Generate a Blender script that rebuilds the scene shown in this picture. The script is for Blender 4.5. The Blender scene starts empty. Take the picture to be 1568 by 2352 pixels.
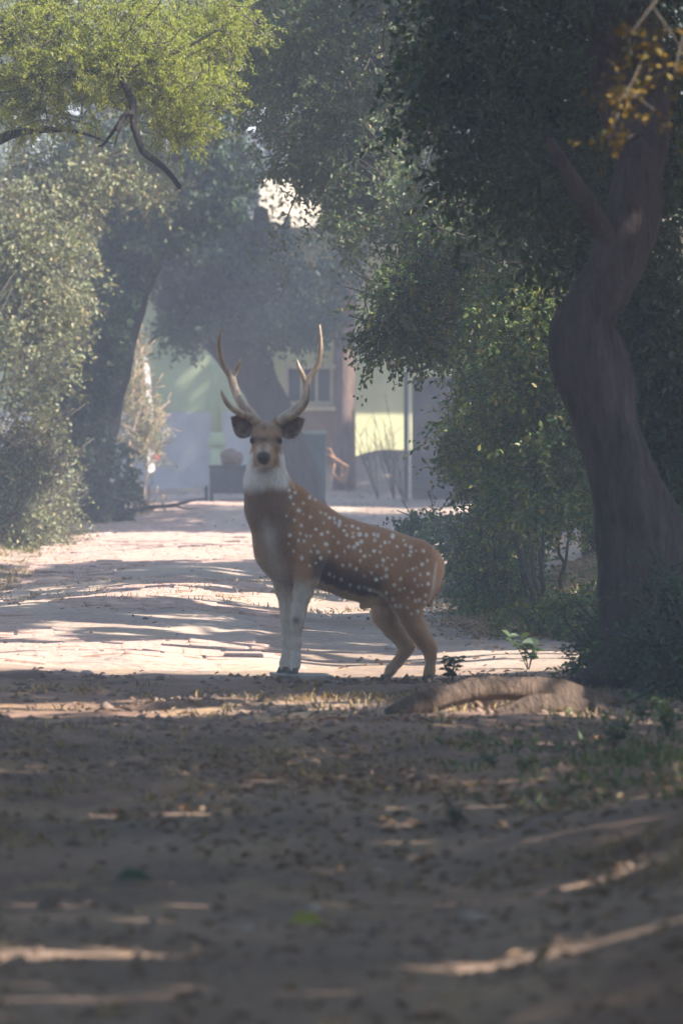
import bpy, bmesh, math, random
import numpy as np
rad = math.radians
SC = bpy.context.scene
COL = SC.collection
random.seed(7)
RNG = np.random.default_rng(11)

# ------------------------------------------------------------------ camera, sky, sun, exposure
F, XC, YH, CAMZ = 20250.0, 784.0, 875.0, 1.6          # pixels of a 1568 x 2352 view of the photograph
cam_d = bpy.data.cameras.new('camera')
cam = bpy.data.objects.new('camera', cam_d); COL.objects.link(cam)
cam.location = (0, 0, CAMZ)
cam.rotation_euler = (rad(90) - math.atan((1176 - YH) / F), 0, 0)
cam_d.sensor_fit = 'VERTICAL'; cam_d.lens = 300
cam_d.sensor_height = 300 * 2352 / F; cam_d.sensor_width = 300 * 1568 / F
cam_d.clip_start = 0.5; cam_d.clip_end = 3000
cam_d.dof.use_dof = True; cam_d.dof.focus_distance = 54; cam_d.dof.aperture_fstop = 7
SC.camera = cam

SUN = np.array([0.75, -0.36, 0.78]); SUN /= np.linalg.norm(SUN)     # towards the sun
SUN_EL = math.asin(SUN[2]); SUN_AZ = math.atan2(SUN[0], SUN[1])
world = bpy.data.worlds.new('World'); SC.world = world; world.use_nodes = True
wn = world.node_tree.nodes; wl = world.node_tree.links; wn.clear()
sky = wn.new('ShaderNodeTexSky'); sky.sky_type = 'NISHITA'; sky.sun_disc = False
sky.sun_elevation = SUN_EL; sky.sun_rotation = SUN_AZ; sky.air_density = 1.3; sky.dust_density = 1.0; sky.ozone_density = 2.0
bg = wn.new('ShaderNodeBackground'); bg.inputs['Strength'].default_value = 0.125
wo = wn.new('ShaderNodeOutputWorld')
wl.new(sky.outputs[0], bg.inputs[0]); wl.new(bg.outputs[0], wo.inputs[0])
sun_d = bpy.data.lights.new('sun', 'SUN'); sun_d.energy = 5.0; sun_d.angle = rad(0.53); sun_d.color = (1.0, 0.93, 0.82)
sun_o = bpy.data.objects.new('sun', sun_d); COL.objects.link(sun_o)
from mathutils import Vector, Matrix
sun_o.rotation_euler = Vector(SUN).to_track_quat('Z', 'Y').to_euler()
sun_o.location = (30, -10, 40)
SC.view_settings.view_transform = 'Standard'; SC.view_settings.look = 'None'
SC.view_settings.gamma = 1; SC.view_settings.exposure = 1.75; SC.view_settings.use_curve_mapping = False
cy = SC.cycles
cy.use_denoising = True
try: cy.denoiser = 'OPENIMAGEDENOISE'
except Exception: pass
cy.max_bounces = 6; cy.diffuse_bounces = 3; cy.glossy_bounces = 2; cy.transmission_bounces = 3
cy.volume_bounces = 1; cy.transparent_max_bounces = 6; cy.sample_clamp_indirect = 6
cy.caustics_reflective = False; cy.caustics_refractive = False

# ------------------------------------------------------------------ helpers
def P(u, v, D):
    """a point at distance D seen at photo pixel (u, v)"""
    return np.array([(u - XC) / F * D, D, CAMZ - (v - YH) / F * D])

def _hash(ix, iy, iz, seed):
    h = (ix.astype(np.int64) * 374761393 + iy.astype(np.int64) * 668265263 + iz.astype(np.int64) * 2147483647 + seed * 1274126177) & 0xFFFFFFFF
    h = ((h ^ (h >> 13)) * 1274126177) & 0xFFFFFFFF
    return ((h ^ (h >> 16)) & 0xFFFF) / 65535.0

def noise(x, y, z=0.0, seed=0):
    x, y, z = np.broadcast_arrays(np.asarray(x, float), np.asarray(y, float), np.asarray(z, float))
    ix, iy, iz = np.floor(x), np.floor(y), np.floor(z)
    fx, fy, fz = x - ix, y - iy, z - iz
    fx, fy, fz = [f * f * (3 - 2 * f) for f in (fx, fy, fz)]
    r = 0
    for a in (0, 1):
        for b in (0, 1):
            for c in (0, 1):
                w = (fx if a else 1 - fx) * (fy if b else 1 - fy) * (fz if c else 1 - fz)
                r = r + w * _hash(ix + a, iy + b, iz + c, seed)
    return r            # 0..1

def sstep(a, b, x):
    t = np.clip((x - a) / (b - a), 0, 1); return t * t * (3 - 2 * t)

def tag(o, label=None, cat=None, group=None, kind=None):
    if label: o['label'] = label
    if cat: o['category'] = cat
    if group: o['group'] = group
    if kind: o['kind'] = kind
    return o

def link(name, me, mat=None, parent=None):
    o = bpy.data.objects.new(name, me); COL.objects.link(o)
    if mat is not None: me.materials.append(mat)
    if parent is not None: o.parent = parent
    return o

def empty(name, loc=(0, 0, 0), rz=0):
    o = bpy.data.objects.new(name, None); COL.objects.link(o)
    o.location = loc; o.rotation_euler = (0, 0, rz); o.empty_display_size = 0.2
    return o

def mesh_np(name, verts, faces, smooth=False):
    """verts (n,3), faces: (m,k) int array, one k"""
    verts = np.ascontiguousarray(verts, dtype=np.float32); faces = np.ascontiguousarray(faces, dtype=np.int32)
    me = bpy.data.meshes.new(name)
    m, k = faces.shape
    me.vertices.add(len(verts)); me.vertices.foreach_set('co', verts.ravel())
    me.loops.add(m * k); me.loops.foreach_set('vertex_index', faces.ravel())
    me.polygons.add(m)
    me.polygons.foreach_set('loop_start', np.arange(0, m * k, k, dtype=np.int32))
    me.polygons.foreach_set('loop_total', np.full(m, k, dtype=np.int32))
    if smooth: me.polygons.foreach_set('use_smooth', np.ones(m, dtype=bool))
    me.update(calc_edges=True); me.validate()
    return me

def rel(parent, pts):
    """world points into the frame of an unrotated empty"""
    return np.asarray(pts, float) - np.array(parent.location[:])

class Tubes:
    """collects tapered tubes into one mesh"""
    def __init__(s): s.v = []; s.f = []; s.n = 0
    def add(s, pts, radii, sides=6, wob=0.0, seed=0, flute=0.0):
        pts = np.asarray(pts, float); radii = np.asarray(radii, float)
        n = len(pts)
        tan = np.gradient(pts, axis=0); tan /= np.linalg.norm(tan, axis=1)[:, None] + 1e-9
        ref = np.array([0.3, 1, 0.1]) if abs(tan[0][1]) < 0.9 else np.array([1., 0, 0.1])
        a = np.cross(tan, ref); a /= np.linalg.norm(a, axis=1)[:, None] + 1e-9
        b = np.cross(tan, a)
        th = np.linspace(0, 2 * np.pi, sides, endpoint=False)
        ring = a[:, None, :] * np.cos(th)[None, :, None] + b[:, None, :] * np.sin(th)[None, :, None]
        rr = np.repeat(radii[:, None], sides, 1)
        if wob > 0:
            q = pts[:, None, :] + ring * rr[:, :, None]
            rr = rr * (1 + wob * (noise(q[..., 0] * 5, q[..., 1] * 5, q[..., 2] * 3, seed) - .5) * 2
                       + wob * .6 * (noise(q[..., 0] * 17, q[..., 1] * 17, q[..., 2] * 7, seed + 3) - .5) * 2)
        if flute > 0:
            rr = rr * (1 + flute * np.cos(th * 4 + seed + np.linspace(0, 2.0, n)[:, None]) + flute * .7 * np.cos(th * 7 + 2 * seed + np.linspace(0, 3.0, n)[:, None]))
        q = pts[:, None, :] + ring * rr[:, :, None]
        base = s.n
        s.v.append(q.reshape(-1, 3)); s.n += n * sides
        i = np.arange(n - 1)[:, None] * sides; j = np.arange(sides)[None, :]; j2 = (j + 1) % sides
        s.f.append((np.stack([i + j, i + j2, i + sides + j2, i + sides + j], -1).reshape(-1, 4)) + base)
        # end caps as a closing ring to a point
        for end, k0 in ((0, 0), (1, (n - 1) * sides)):
            c = pts[-1] + tan[-1] * radii[-1] * .5 if end else pts[0] - tan[0] * radii[0] * .2
            s.v.append(c[None]); ci = s.n; s.n += 1
            jj = np.arange(sides); j3 = (jj + 1) % sides
            if end: q4 = np.stack([base + k0 + jj, base + k0 + j3, np.full(sides, ci), np.full(sides, ci)], -1)
            else: q4 = np.stack([base + k0 + j3, base + k0 + jj, np.full(sides, ci), np.full(sides, ci)], -1)
            s.caps = getattr(s, 'caps', []); s.caps.append(q4[:, :3])
    def build(s, name, mat, parent=None, smooth=True):
        v = np.concatenate(s.v)
        if parent is not None: v = rel(parent, v)
        quads = np.concatenate(s.f); tris = np.concatenate(s.caps)
        faces = np.concatenate([quads[:, [0, 1, 2]], quads[:, [0, 2, 3]], tris])
        return link(name, mesh_np(name, v, faces, smooth), mat, parent)

def spline(ctrl, n):
    """Catmull-Rom through control rows (any columns)"""
    c = np.asarray(ctrl, float); c = np.concatenate([[2 * c[0] - c[1]], c, [2 * c[-1] - c[-2]]])
    t = np.linspace(0, len(c) - 3 - 1e-6, n); i = t.astype(int); f = (t - i)[:, None]
    p0, p1, p2, p3 = c[i], c[i + 1], c[i + 2], c[i + 3]
    return .5 * (2 * p1 + (p2 - p0) * f + (2 * p0 - 5 * p1 + 4 * p2 - p3) * f ** 2 + (3 * p1 - p0 - 3 * p2 + p3) * f ** 3)

# ------------------------------------------------------------------ materials
def new_mat(name):
    m = bpy.data.materials.new(name); m.use_nodes = True
    nt = m.node_tree; nt.nodes.clear()
    out = nt.nodes.new('ShaderNodeOutputMaterial')
    return m, nt, out

def N(nt, kind, **kw):
    n = nt.nodes.new(kind)
    for k, v in kw.items():
        if k in n.inputs.keys() if isinstance(k, str) else False: n.inputs[k].default_value = v
        else: setattr(n, k, v)
    return n

def ramp(nt, stops, interp='LINEAR'):
    r = nt.nodes.new('ShaderNodeValToRGB'); r.color_ramp.interpolation = interp
    e = r.color_ramp.elements
    while len(e) < len(stops): e.new(0.5)
    for k, (p, c) in enumerate(stops):
        e[k].position = p; e[k].color = (*c, 1)
    return r

def plain(name, col, rough=0.7, var=0.15, scale=12, bump=0.15, metallic=0.0, stretch=(1, 1, 1), col2=None):
    """painted / mineral surface: noisy colour, dirt and fine relief"""
    m, nt, out = new_mat(name)
    tc = N(nt, 'ShaderNodeTexCoord'); mp = N(nt, 'ShaderNodeMapping'); mp.inputs['Scale'].default_value = stretch
    nt.links.new(tc.outputs['Object'], mp.inputs[0])
    nz = N(nt, 'ShaderNodeTexNoise'); nz.inputs['Scale'].default_value = scale; nz.inputs['Detail'].default_value = 6
    nt.links.new(mp.outputs[0], nz.inputs['Vector'])
    c = np.array(col); c2 = np.array(col2) if col2 is not None else c * (1 - 2.2 * var)
    r = ramp(nt, [(0.3, tuple(np.clip(c2, 0, 1))), (0.68, tuple(np.clip(c * (1 + var * .4), 0, 1)))])
    nt.links.new(nz.outputs['Fac'], r.inputs[0])
    b = N(nt, 'ShaderNodeBsdfPrincipled'); b.inputs['Roughness'].default_value = rough; b.inputs['Metallic'].default_value = metallic
    nt.links.new(r.outputs[0], b.inputs['Base Color'])
    if bump > 0:
        n2 = N(nt, 'ShaderNodeTexNoise'); n2.inputs['Scale'].default_value = scale * 5; n2.inputs['Detail'].default_value = 5
        nt.links.new(mp.outputs[0], n2.inputs['Vector'])
        bp = N(nt, 'ShaderNodeBump'); bp.inputs['Strength'].default_value = bump; bp.inputs['Distance'].default_value = 0.02
        nt.links.new(n2.outputs['Fac'], bp.inputs['Height']); nt.links.new(bp.outputs[0], b.inputs['Normal'])
    nt.links.new(b.outputs[0], out.inputs[0])
    return m

def leaf_mat(name, stops, trans=0.35, rough=0.45, tcol=None):
    m, nt, out = new_mat(name)
    g = N(nt, 'ShaderNodeNewGeometry')
    r = ramp(nt, stops); nt.links.new(g.outputs['Random Per Island'], r.inputs[0])
    b = N(nt, 'ShaderNodeBsdfPrincipled'); b.inputs['Roughness'].default_value = rough
    b.inputs['Specular IOR Level'].default_value = 0.35
    nt.links.new(r.outputs[0], b.inputs['Base Color'])
    t = N(nt, 'ShaderNodeBsdfTranslucent')
    mx = N(nt, 'ShaderNodeMix', data_type='RGBA', blend_type='MULTIPLY'); mx.inputs[0].default_value = 1
    nt.links.new(r.outputs[0], mx.inputs[6]); mx.inputs[7].default_value = (*(tcol or (1.6, 1.7, 0.7)), 1)
    nt.links.new(mx.outputs[2], t.inputs[0])
    s = N(nt, 'ShaderNodeMixShader'); s.inputs[0].default_value = trans
    nt.links.new(b.outputs[0], s.inputs[1]); nt.links.new(t.outputs[0], s.inputs[2]); nt.links.new(s.outputs[0], out.inputs[0])
    return m

def bark_mat(name, c1, c2, scale=9):
    m, nt, out = new_mat(name)
    tc = N(nt, 'ShaderNodeTexCoord'); mp = N(nt, 'ShaderNodeMapping'); mp.inputs['Scale'].default_value = (1, 1, .22)
    nt.links.new(tc.outputs['Object'], mp.inputs[0])
    nz = N(nt, 'ShaderNodeTexNoise'); nz.inputs['Scale'].default_value = scale * 1.6; nz.inputs['Detail'].default_value = 8; nz.inputs['Roughness'].default_value = .65
    vz = N(nt, 'ShaderNodeTexVoronoi'); vz.inputs['Scale'].default_value = scale * 2.2; vz.feature = 'DISTANCE_TO_EDGE'
    dm = N(nt, 'ShaderNodeVectorMath', operation='ADD')
    nt.links.new(mp.outputs[0], nz.inputs['Vector'])
    nt.links.new(mp.outputs[0], dm.inputs[0])
    sc = N(nt, 'ShaderNodeVectorMath', operation='SCALE'); sc.inputs['Scale'].default_value = .12
    nt.links.new(nz.outputs['Color'], sc.inputs[0]); nt.links.new(sc.outputs[0], dm.inputs[1]); nt.links.new(dm.outputs[0], vz.inputs['Vector'])
    r = ramp(nt, [(0.32, c2), (0.7, c1)]); nt.links.new(nz.outputs['Fac'], r.inputs[0])
    b = N(nt, 'ShaderNodeBsdfPrincipled'); b.inputs['Roughness'].default_value = .9; b.inputs['Specular IOR Level'].default_value = .2
    nt.links.new(r.outputs[0], b.inputs['Base Color'])
    ad = N(nt, 'ShaderNodeMath', operation='MULTIPLY_ADD'); ad.inputs[1].default_value = 1.5
    nt.links.new(vz.outputs['Distance'], ad.inputs[0]); nt.links.new(nz.outputs['Fac'], ad.inputs[2])
    bp = N(nt, 'ShaderNodeBump'); bp.inputs['Strength'].default_value = 1; bp.inputs['Distance'].default_value = .05
    nt.links.new(ad.outputs[0], bp.inputs['Height']); nt.links.new(bp.outputs[0], b.inputs['Normal'])
    nt.links.new(b.outputs[0], out.inputs[0])
    return m

def soil_mat(name, dust, earth, straw, sand=None):
    m, nt, out = new_mat(name)
    tc = N(nt, 'ShaderNodeTexCoord')
    def nz(scale, detail=6, sx=1, sy=1, rough=.6):
        mp = N(nt, 'ShaderNodeMapping'); mp.inputs['Scale'].default_value = (sx, sy, 1)
        nt.links.new(tc.outputs['Object'], mp.inputs[0])
        n = N(nt, 'ShaderNodeTexNoise'); n.inputs['Scale'].default_value = scale; n.inputs['Detail'].default_value = detail; n.inputs['Roughness'].default_value = rough
        nt.links.new(mp.outputs[0], n.inputs['Vector']); return n
    a = nz(1.1, 7, 1, .6); r1 = ramp(nt, [(.35, earth), (.62, dust)]); nt.links.new(a.outputs['Fac'], r1.inputs[0])
    b_ = nz(2.3, 8, 1, .35, .7); r2 = ramp(nt, [(.5, (0, 0, 0)), (.66, (1, 1, 1))]); nt.links.new(b_.outputs['Fac'], r2.inputs[0])
    mx = N(nt, 'ShaderNodeMix', data_type='RGBA'); nt.links.new(r2.outputs[0], mx.inputs[0]); nt.links.new(r1.outputs[0], mx.inputs[6]); mx.inputs[7].default_value = (*straw, 1)
    if sand is not None:
        at = N(nt, 'ShaderNodeAttribute', attribute_name='sand'); ms = N(nt, 'ShaderNodeMix', data_type='RGBA')
        rs = ramp(nt, [(.35, tuple(np.array(sand) * .72)), (.65, sand)]); nt.links.new(a.outputs['Fac'], rs.inputs[0])
        nt.links.new(at.outputs['Fac'], ms.inputs[0]); nt.links.new(mx.outputs[2], ms.inputs[6]); nt.links.new(rs.outputs[0], ms.inputs[7]); mx = ms
    c_ = nz(26, 5); r3 = ramp(nt, [(.3, (.62, .6, .58)), (.6, (1.06, 1.04, 1.02))]); nt.links.new(c_.outputs['Fac'], r3.inputs[0])
    ml = N(nt, 'ShaderNodeMix', data_type='RGBA', blend_type='MULTIPLY'); ml.inputs[0].default_value = 1
    nt.links.new(mx.outputs[2], ml.inputs[6]); nt.links.new(r3.outputs[0], ml.inputs[7])
    p = N(nt, 'ShaderNodeBsdfPrincipled'); p.inputs['Roughness'].default_value = .95; p.inputs['Specular IOR Level'].default_value = .15
    nt.links.new(ml.outputs[2], p.inputs['Base Color'])
    bp = N(nt, 'ShaderNodeBump'); bp.inputs['Strength'].default_value = .7; bp.inputs['Distance'].default_value = .02
    d = nz(14, 8); nt.links.new(d.outputs['Fac'], bp.inputs['Height']); nt.links.new(bp.outputs[0], p.inputs['Normal'])
    nt.links.new(p.outputs[0], out.inputs[0])
    return m

M = {}
M['soil'] = soil_mat('dry_soil', (.26, .165, .12), (.13, .08, .06), (.34, .225, .12), (.42, .325, .265))
M['road'] = soil_mat('dusty_road', (.46, .36, .295), (.34, .255, .215), (.42, .325, .24))
M['brick'] = plain('old_brick', (.44, .315, .26), .9, .16, 30, .4, col2=(.33, .205, .165))
M['stone'] = plain('grey_stone', (.42, .36, .33), .9, .2, 14, .5)
M['bark_right'] = bark_mat('bark_grey_brown', (.15, .11, .105), (.055, .042, .042))
M['bark_dark'] = bark_mat('bark_dark', (.065, .053, .048), (.03, .026, .024))
M['bark_pink'] = bark_mat('bark_pink_brown', (.34, .22, .17), (.17, .11, .09))
M['bark_root'] = bark_mat('bark_root', (.24, .165, .12), (.10, .07, .055))
M['clod'] = plain('clod', (.24, .165, .125), .95, .2, 9, .3, col2=(.10, .07, .055))
M['twig'] = plain('twig', (.07, .057, .048), .9, .2, 40, 0)
M['twig_dry'] = plain('dry_twig', (.40, .28, .19), .9, .15, 40, 0)
M['straw'] = leaf_mat('straw', [(0, (.30, .22, .12)), (.5, (.42, .32, .17)), (1, (.22, .17, .09))], .25, .7, (1.1, 1.0, .7))
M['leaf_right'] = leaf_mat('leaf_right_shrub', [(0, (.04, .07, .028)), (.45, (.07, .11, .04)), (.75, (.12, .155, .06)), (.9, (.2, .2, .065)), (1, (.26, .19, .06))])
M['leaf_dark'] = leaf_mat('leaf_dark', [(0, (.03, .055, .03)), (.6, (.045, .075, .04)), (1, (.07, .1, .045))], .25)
M['leaf_mid'] = leaf_mat('leaf_mid_canopy', [(0, (.065, .095, .055)), (.5, (.10, .13, .075)), (.85, (.15, .17, .085)), (1, (.25, .19, .10))])
M['leaf_acacia'] = leaf_mat('leaf_acacia', [(0, (.17, .20, .04)), (.5, (.26, .28, .065)), (1, (.36, .34, .09))], .45)
M['leaf_grey'] = leaf_mat('leaf_left_bush', [(0, (.12, .14, .075)), (.5, (.19, .205, .11)), (.85, (.27, .265, .14)), (1, (.36, .27, .14))], .3, .4, (1.2, 1.2, .7))
M['leaf_yellow'] = leaf_mat('leaf_yellow', [(0, (.22, .15, .03)), (.5, (.32, .22, .045)), (1, (.10, .11, .03))], .4, .5, (1.2, 1.0, .5))
M['litter'] = leaf_mat('leaf_litter', [(0, (.20, .13, .08)), (.4, (.30, .20, .12)), (.75, (.14, .09, .06)), (1, (.38, .28, .17))], .1, .8, (1, 1, 1))
M['grass'] = leaf_mat('green_blade', [(0, (.06, .10, .03)), (.6, (.10, .15, .045)), (1, (.2, .2, .08))], .3)
M['wall_yellow'] = plain('yellow_wall', (.72, .70, .40), .85, .06, 2.5, .1)
M['wall_green'] = plain('green_wall', (.44, .50, .30), .85, .08, 2.5, .1)
M['wall_white'] = plain('dado_white', (.52, .51, .52), .85, .1, 3, .1)
M['cream'] = plain('cream_paint', (.74, .64, .50), .7, .08, 5, .1)
M['wall_brown'] = plain('brown_wall', (.30, .20, .16), .9, .15, 6, .3)
M['green_metal'] = plain('green_metal', (.05, .085, .075), .5, .2, 8, .1)
M['dark_metal'] = plain('rusty_sheet', (.115, .095, .09), .6, .25, 5, .15)
M['black_tin'] = plain('black_tin', (.05, .055, .065), .6, .2, 10, .1)
M['sack'] = plain('sack', (.25, .15, .11), .95, .2, 30, .4)
M['orange_wood'] = plain('orange_wood', (.50, .26, .14), .8, .15, 20, .2, stretch=(4, 4, 1))
M['white_paint'] = plain('white_paint', (.75, .72, .72), .6, .08, 12, .1)
M['green_paint'] = plain('green_paint', (.03, .30, .18), .6, .08, 12, .05)
M['red_paint'] = plain('red_paint', (.45, .06, .05), .6, .08, 12, .05)
M['glass'] = plain('dark_pane', (.03, .032, .035), .12, .05, 3, 0)

# ------------------------------------------------------------------ where the sun reaches through the canopy
# strips of the path that lie in the sun: (y0, y1, x0, x1)
LIT_GROUND = [(45.9, 49.3, -3.2, 2.3), (57.6, 60.2, -3.2, .5), (70.5, 85, -3.2, 1.3), (94.6, 97.4, -3.2, 4),
              (22.2, 22.75, -3, -.15), (21.8, 22.4, .1, 2.2), (39.7, 40.6, -2.2, .2), (40.7, 41.6, -2.2, .3), (25.2, 25.6, .3, .9), (38.8, 39.9, .3, 1.1),
              (25.5, 25.65, -2, .8), (30.2, 30.35, -.9, .1), (63.5, 64.1, -1.6, .3), (54.3, 54.6, -2, -.9)]
# round windows in the canopy towards things that stand in the sun: (centre, radius)
LIT_AIM = [(P(100, 620, 79), 1.25), (P(120, 900, 79), 1.1), (P(60, 1130, 79), .9), (P(230, 420, 79), .8), (P(330, 1080, 92), .55),
           (P(200, 120, 62), 1.2), (P(420, 200, 63), .8), (P(60, 330, 62), .5), (P(520, 60, 64), .5),
           (P(875, 640, 55), .30), (P(900, 780, 55), .25), (P(960, 560, 55), .2), (P(1150, 650, 54), .22), (P(1000, 330, 57), .2), (P(1090, 480, 55), .16), (P(1230, 830, 51.5), .16), (P(1060, 720, 55), .2),
           (P(1440, 190, 32), .2), (P(1510, 130, 32), .14), (P(1430, 280, 32), .1),
           (P(620, 840, 45), .30), (P(1012, 1300, 45.25), .09), (P(660, 1110, 44.8), .1), (P(850, 1205, 45.1), .05),
           (P(860, 1000, 108), .75), (P(960, 1000, 108), .7), (P(620, 450, 107), .4), (P(690, 460, 107), .4), (P(850, 530, 107), .3), (P(650, 870, 108), .28),
           (P(787, 880, 104), .35), (P(340, 870, 96), .35), (P(775, 1075, 101), .18), (P(720, 690, 98), .25)]

def shade_keep(p, mode='all'):
    """False for leaves that would block the sun on the lit strips and things"""
    keep = np.ones(len(p), bool)
    if mode == 'none': return keep
    t = (p[:, 2] - .1) / SUN[2]
    gx = p[:, 0] - t * SUN[0]; gy = p[:, 1] - t * SUN[1]
    wob = (noise(gx * .9, gy * .5, 0, 91) - .5) * .55
    for y0, y1, x0, x1 in LIT_GROUND:
        w = wob * min(1.0, (y1 - y0) * .4)
        hit = (gy + w > y0) & (gy + w < y1) & (gx > x0) & (gx < x1) & (t > .8)
        if y1 - y0 < 1: hit &= noise(gx * 3.4, gy * 3.0, 0, 33) > (.42 if y1 < 24 else .47)
        keep &= ~hit
    if mode == 'all':          # small holes in the crowns let flecks of sun fall on the thicket
        t1 = (p[:, 0] - 1.0) / SUN[0]; y1 = p[:, 1] - t1 * SUN[1]; z1 = p[:, 2] - t1 * SUN[2]
        keep &= ~((t1 > .6) & (y1 > 46) & (y1 < 76) & (z1 > .9) & (noise(y1 * 2.4, z1 * 2.4, 0, 61) > .61))
    for c, rr in (LIT_AIM if mode == 'all' else []):
        d = p - c
        s = d @ SUN
        perp = np.linalg.norm(d - s[:, None] * SUN, axis=1)
        w = 1 + .5 * (noise(p[:, 0] * 2, p[:, 1] * 2, p[:, 2] * 2, 17) - .5)
        keep &= ~((perp < rr * w) & (s > rr + .25))
    return keep

# ------------------------------------------------------------------ ground
def zg(x, y):
    x = np.asarray(x, float); y = np.asarray(y, float)
    near = sstep(200, 120, np.abs(y - 50)) * sstep(60, 15, np.abs(x))
    z = .1 + sstep(86, 106, y) * .16
    w = np.sin(y * .62 + .9 + .35 * np.sin(x * .8 + 1) + .25 * x) * .030 + np.sin(y * .33 + 2.1 - .3 * x) * .035
    z = z + w * near * sstep(44, 52, y) + .6 * w * near * sstep(46, 38, y)
    z = z + (noise(x * .9, y * .35, 0, 5) - .5) * .07 * near + (noise(x * 2.6, y * 1.1, 0, 6) - .5) * .03 * near
    z = z + (noise(x * 7, y * 4, 0, 8) - .5) * .014 * near
    # banks on either side of the path
    xr = 1.15 + .4 * np.sin(y * .16 + 1) + (y - 50) * .006
    z = z + (sstep(0, 2.2, x - xr) * .55 + np.clip(x - xr - 1.5, 0, 6) * .05) * near
    z = z + sstep(.2, 1.1, x) * sstep(36, 26, y) * .16 * near
    xl = -2.75 + .3 * np.sin(y * .21)
    z = z + sstep(0, 1.5, xl - x) * .35 * near
    # camber of the paved strip
    z = z + .05 * np.exp(-((x + 1.3) / 1.0) ** 2) * sstep(46, 54, y) * near
    # level patch where the deer stands
    k = np.exp(-(((x - .1) / 1.1) ** 2 + ((y - 45.2) / 1.0) ** 2) ** 2)
    z = z * (1 - k) + .058 * k
    # earth heap by the house
    z = z + .55 * np.exp(-(((x - .7) / 1.3) ** 2 + ((y - 106.6) / 1.8) ** 2))
    return z

def axis(core0, core1, step, far, grow=1.25):
    c = list(np.arange(core0, core1 + 1e-6, step)); s = step; a = core0; lo = []
    while a > -far if core0 <= 0 else a > -far: s *= grow; a -= s; lo.append(a)
    s = step; b = core1; hi = []
    while b < far: s *= grow; b += s; hi.append(b)
    return np.array(lo[::-1] + c + hi)
gx = axis(-5, 4, .055, 260); gy = axis(17, 112, .11, 260)
GX, GY = np.meshgrid(gx, gy)
V = np.stack([GX, GY, zg(GX, GY)], -1).reshape(-1, 3)
nx, ny = len(gx), len(gy)
i = (np.arange(ny - 1)[:, None] * nx + np.arange(nx - 1)[None]).ravel()
ground = link('ground', mesh_np('ground', V, np.stack([i, i + 1, i + nx + 1, i + nx], -1), True), M['soil'])
gxv, gyv = V[:, 0], V[:, 1]
sand = sstep(45.0, 46.2, gyv + (noise(gxv * 1.5, gyv * .8, 0, 71) - .5) * 1.6) * (.55 + .45 * sstep(.35, .6, noise(gxv * .8, gyv * .4, 0, 72))) * sstep(2.6, 1.5, gxv)
sand = np.maximum(sand, .35 * sstep(.55, .75, noise(gxv * .6, gyv * .3, 0, 73)))
at_ = ground.data.attributes.new('sand', 'FLOAT', 'POINT'); at_.data.foreach_set('value', sand.astype(np.float32))
tag(ground, 'dry brown earth with leaf litter under the trees', kind='structure')

# the brick-paved, dust-covered road
def road_edges(y):
    xr = -.18 + (noise(y * .5, 0, 0, 21) - .5) * .35 + (noise(y * 3, 0, 0, 22) - .5) * .12 - .25 * np.exp(-((y - 50.5) / 2.0) ** 2) + .5 * sstep(88, 97, y)
    xl = -2.55 + (noise(y * .4, 5, 0, 23) - .5) * .4 + (noise(y * 2.5, 5, 0, 24) - .5) * .12
    return xl, xr
ry = np.arange(46.2, 103, .11); rs = np.linspace(0, 1, 50)
xl, xr = road_edges(ry)
RX = xl[:, None] + (xr - xl)[:, None] * rs[None]; RY = np.repeat(ry[:, None], 50, 1)
edge = np.minimum(np.minimum(rs, 1 - rs)[None] * 12, 1) * np.minimum((RY - 46.2) * 1.2, 1)
RZ = zg(RX, RY) - .012 + .026 * edge
i = (np.arange(len(ry) - 1)[:, None] * 50 + np.arange(49)[None]).ravel()
road = link('road', mesh_np('road', np.stack([RX, RY, RZ], -1).reshape(-1, 3), np.stack([i, i + 1, i + 51, i + 50], -1), True), M['road'])
tag(road, 'dusty forest road paved with worn bricks', kind='structure')

bm = bmesh.new(); bmesh.ops.create_cube(bm, size=1)
bmesh.ops.scale(bm, vec=(.212, .098, .07), verts=bm.verts)
bmesh.ops.bevel(bm, geom=[e for e in bm.edges if e.calc_length() > 0.05 and all(v.co.z > 0 for v in e.verts)], offset=.008, segments=1, affect='EDGES')
brick_me = bpy.data.meshes.new('brick'); bm.to_mesh(brick_me); bm.free(); brick_me.materials.append(M['brick'])
bv = np.array([v.co[:] for v in brick_me.vertices]); bf = [list(p.vertices) for p in brick_me.polygons]
cand = []
yy = 46.6; row = 0
while yy < 100:
    a, b = road_edges(np.array([yy])); a = float(a[0]) + .12; b = float(b[0]) - .12
    xx = a + (.115 if row % 2 else 0)
    while xx < b:
        ex = noise(xx * .9, yy * .35, 0, 31) + .25 * sstep(66, 72, yy) * sstep(92, 86, yy) + .12 * sstep(1.0, 2.0, -xx) - .1 * sstep(52, 47, yy)
        if ex + random.uniform(-.1, .1) > .56: cand.append((xx, yy))
        xx += .226
    yy += .112; row += 1
cnt = 0; sv = []; sf = []; sn = 0
for xx, yy in cand:
    z = float(zg(xx, yy)) + .014 - .035 + random.uniform(.002, .016)
    zx = float(zg(xx + .1, yy) - zg(xx - .1, yy)) / .2; zy = float(zg(xx, yy + .05) - zg(xx, yy - .05)) / .1
    rot = (math.atan(zy) + random.gauss(0, .03), -math.atan(zx) + random.gauss(0, .03), random.gauss(0, .05))
    if cnt < 300:
        o = bpy.data.objects.new('brick', brick_me); COL.objects.link(o); o.parent = road
        o.location = (xx, yy, z); o.rotation_euler = rot; cnt += 1
    else:
        from mathutils import Euler
        R = np.array(Euler(rot).to_matrix()); sv.append(bv @ R.T + np.array([xx, yy, z]))
        sf += [[k + sn for k in f] for f in bf]; sn += len(bv)
me = bpy.data.meshes.new('brick_paving'); me.from_pydata(np.concatenate(sv).tolist(), [], sf)
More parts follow.
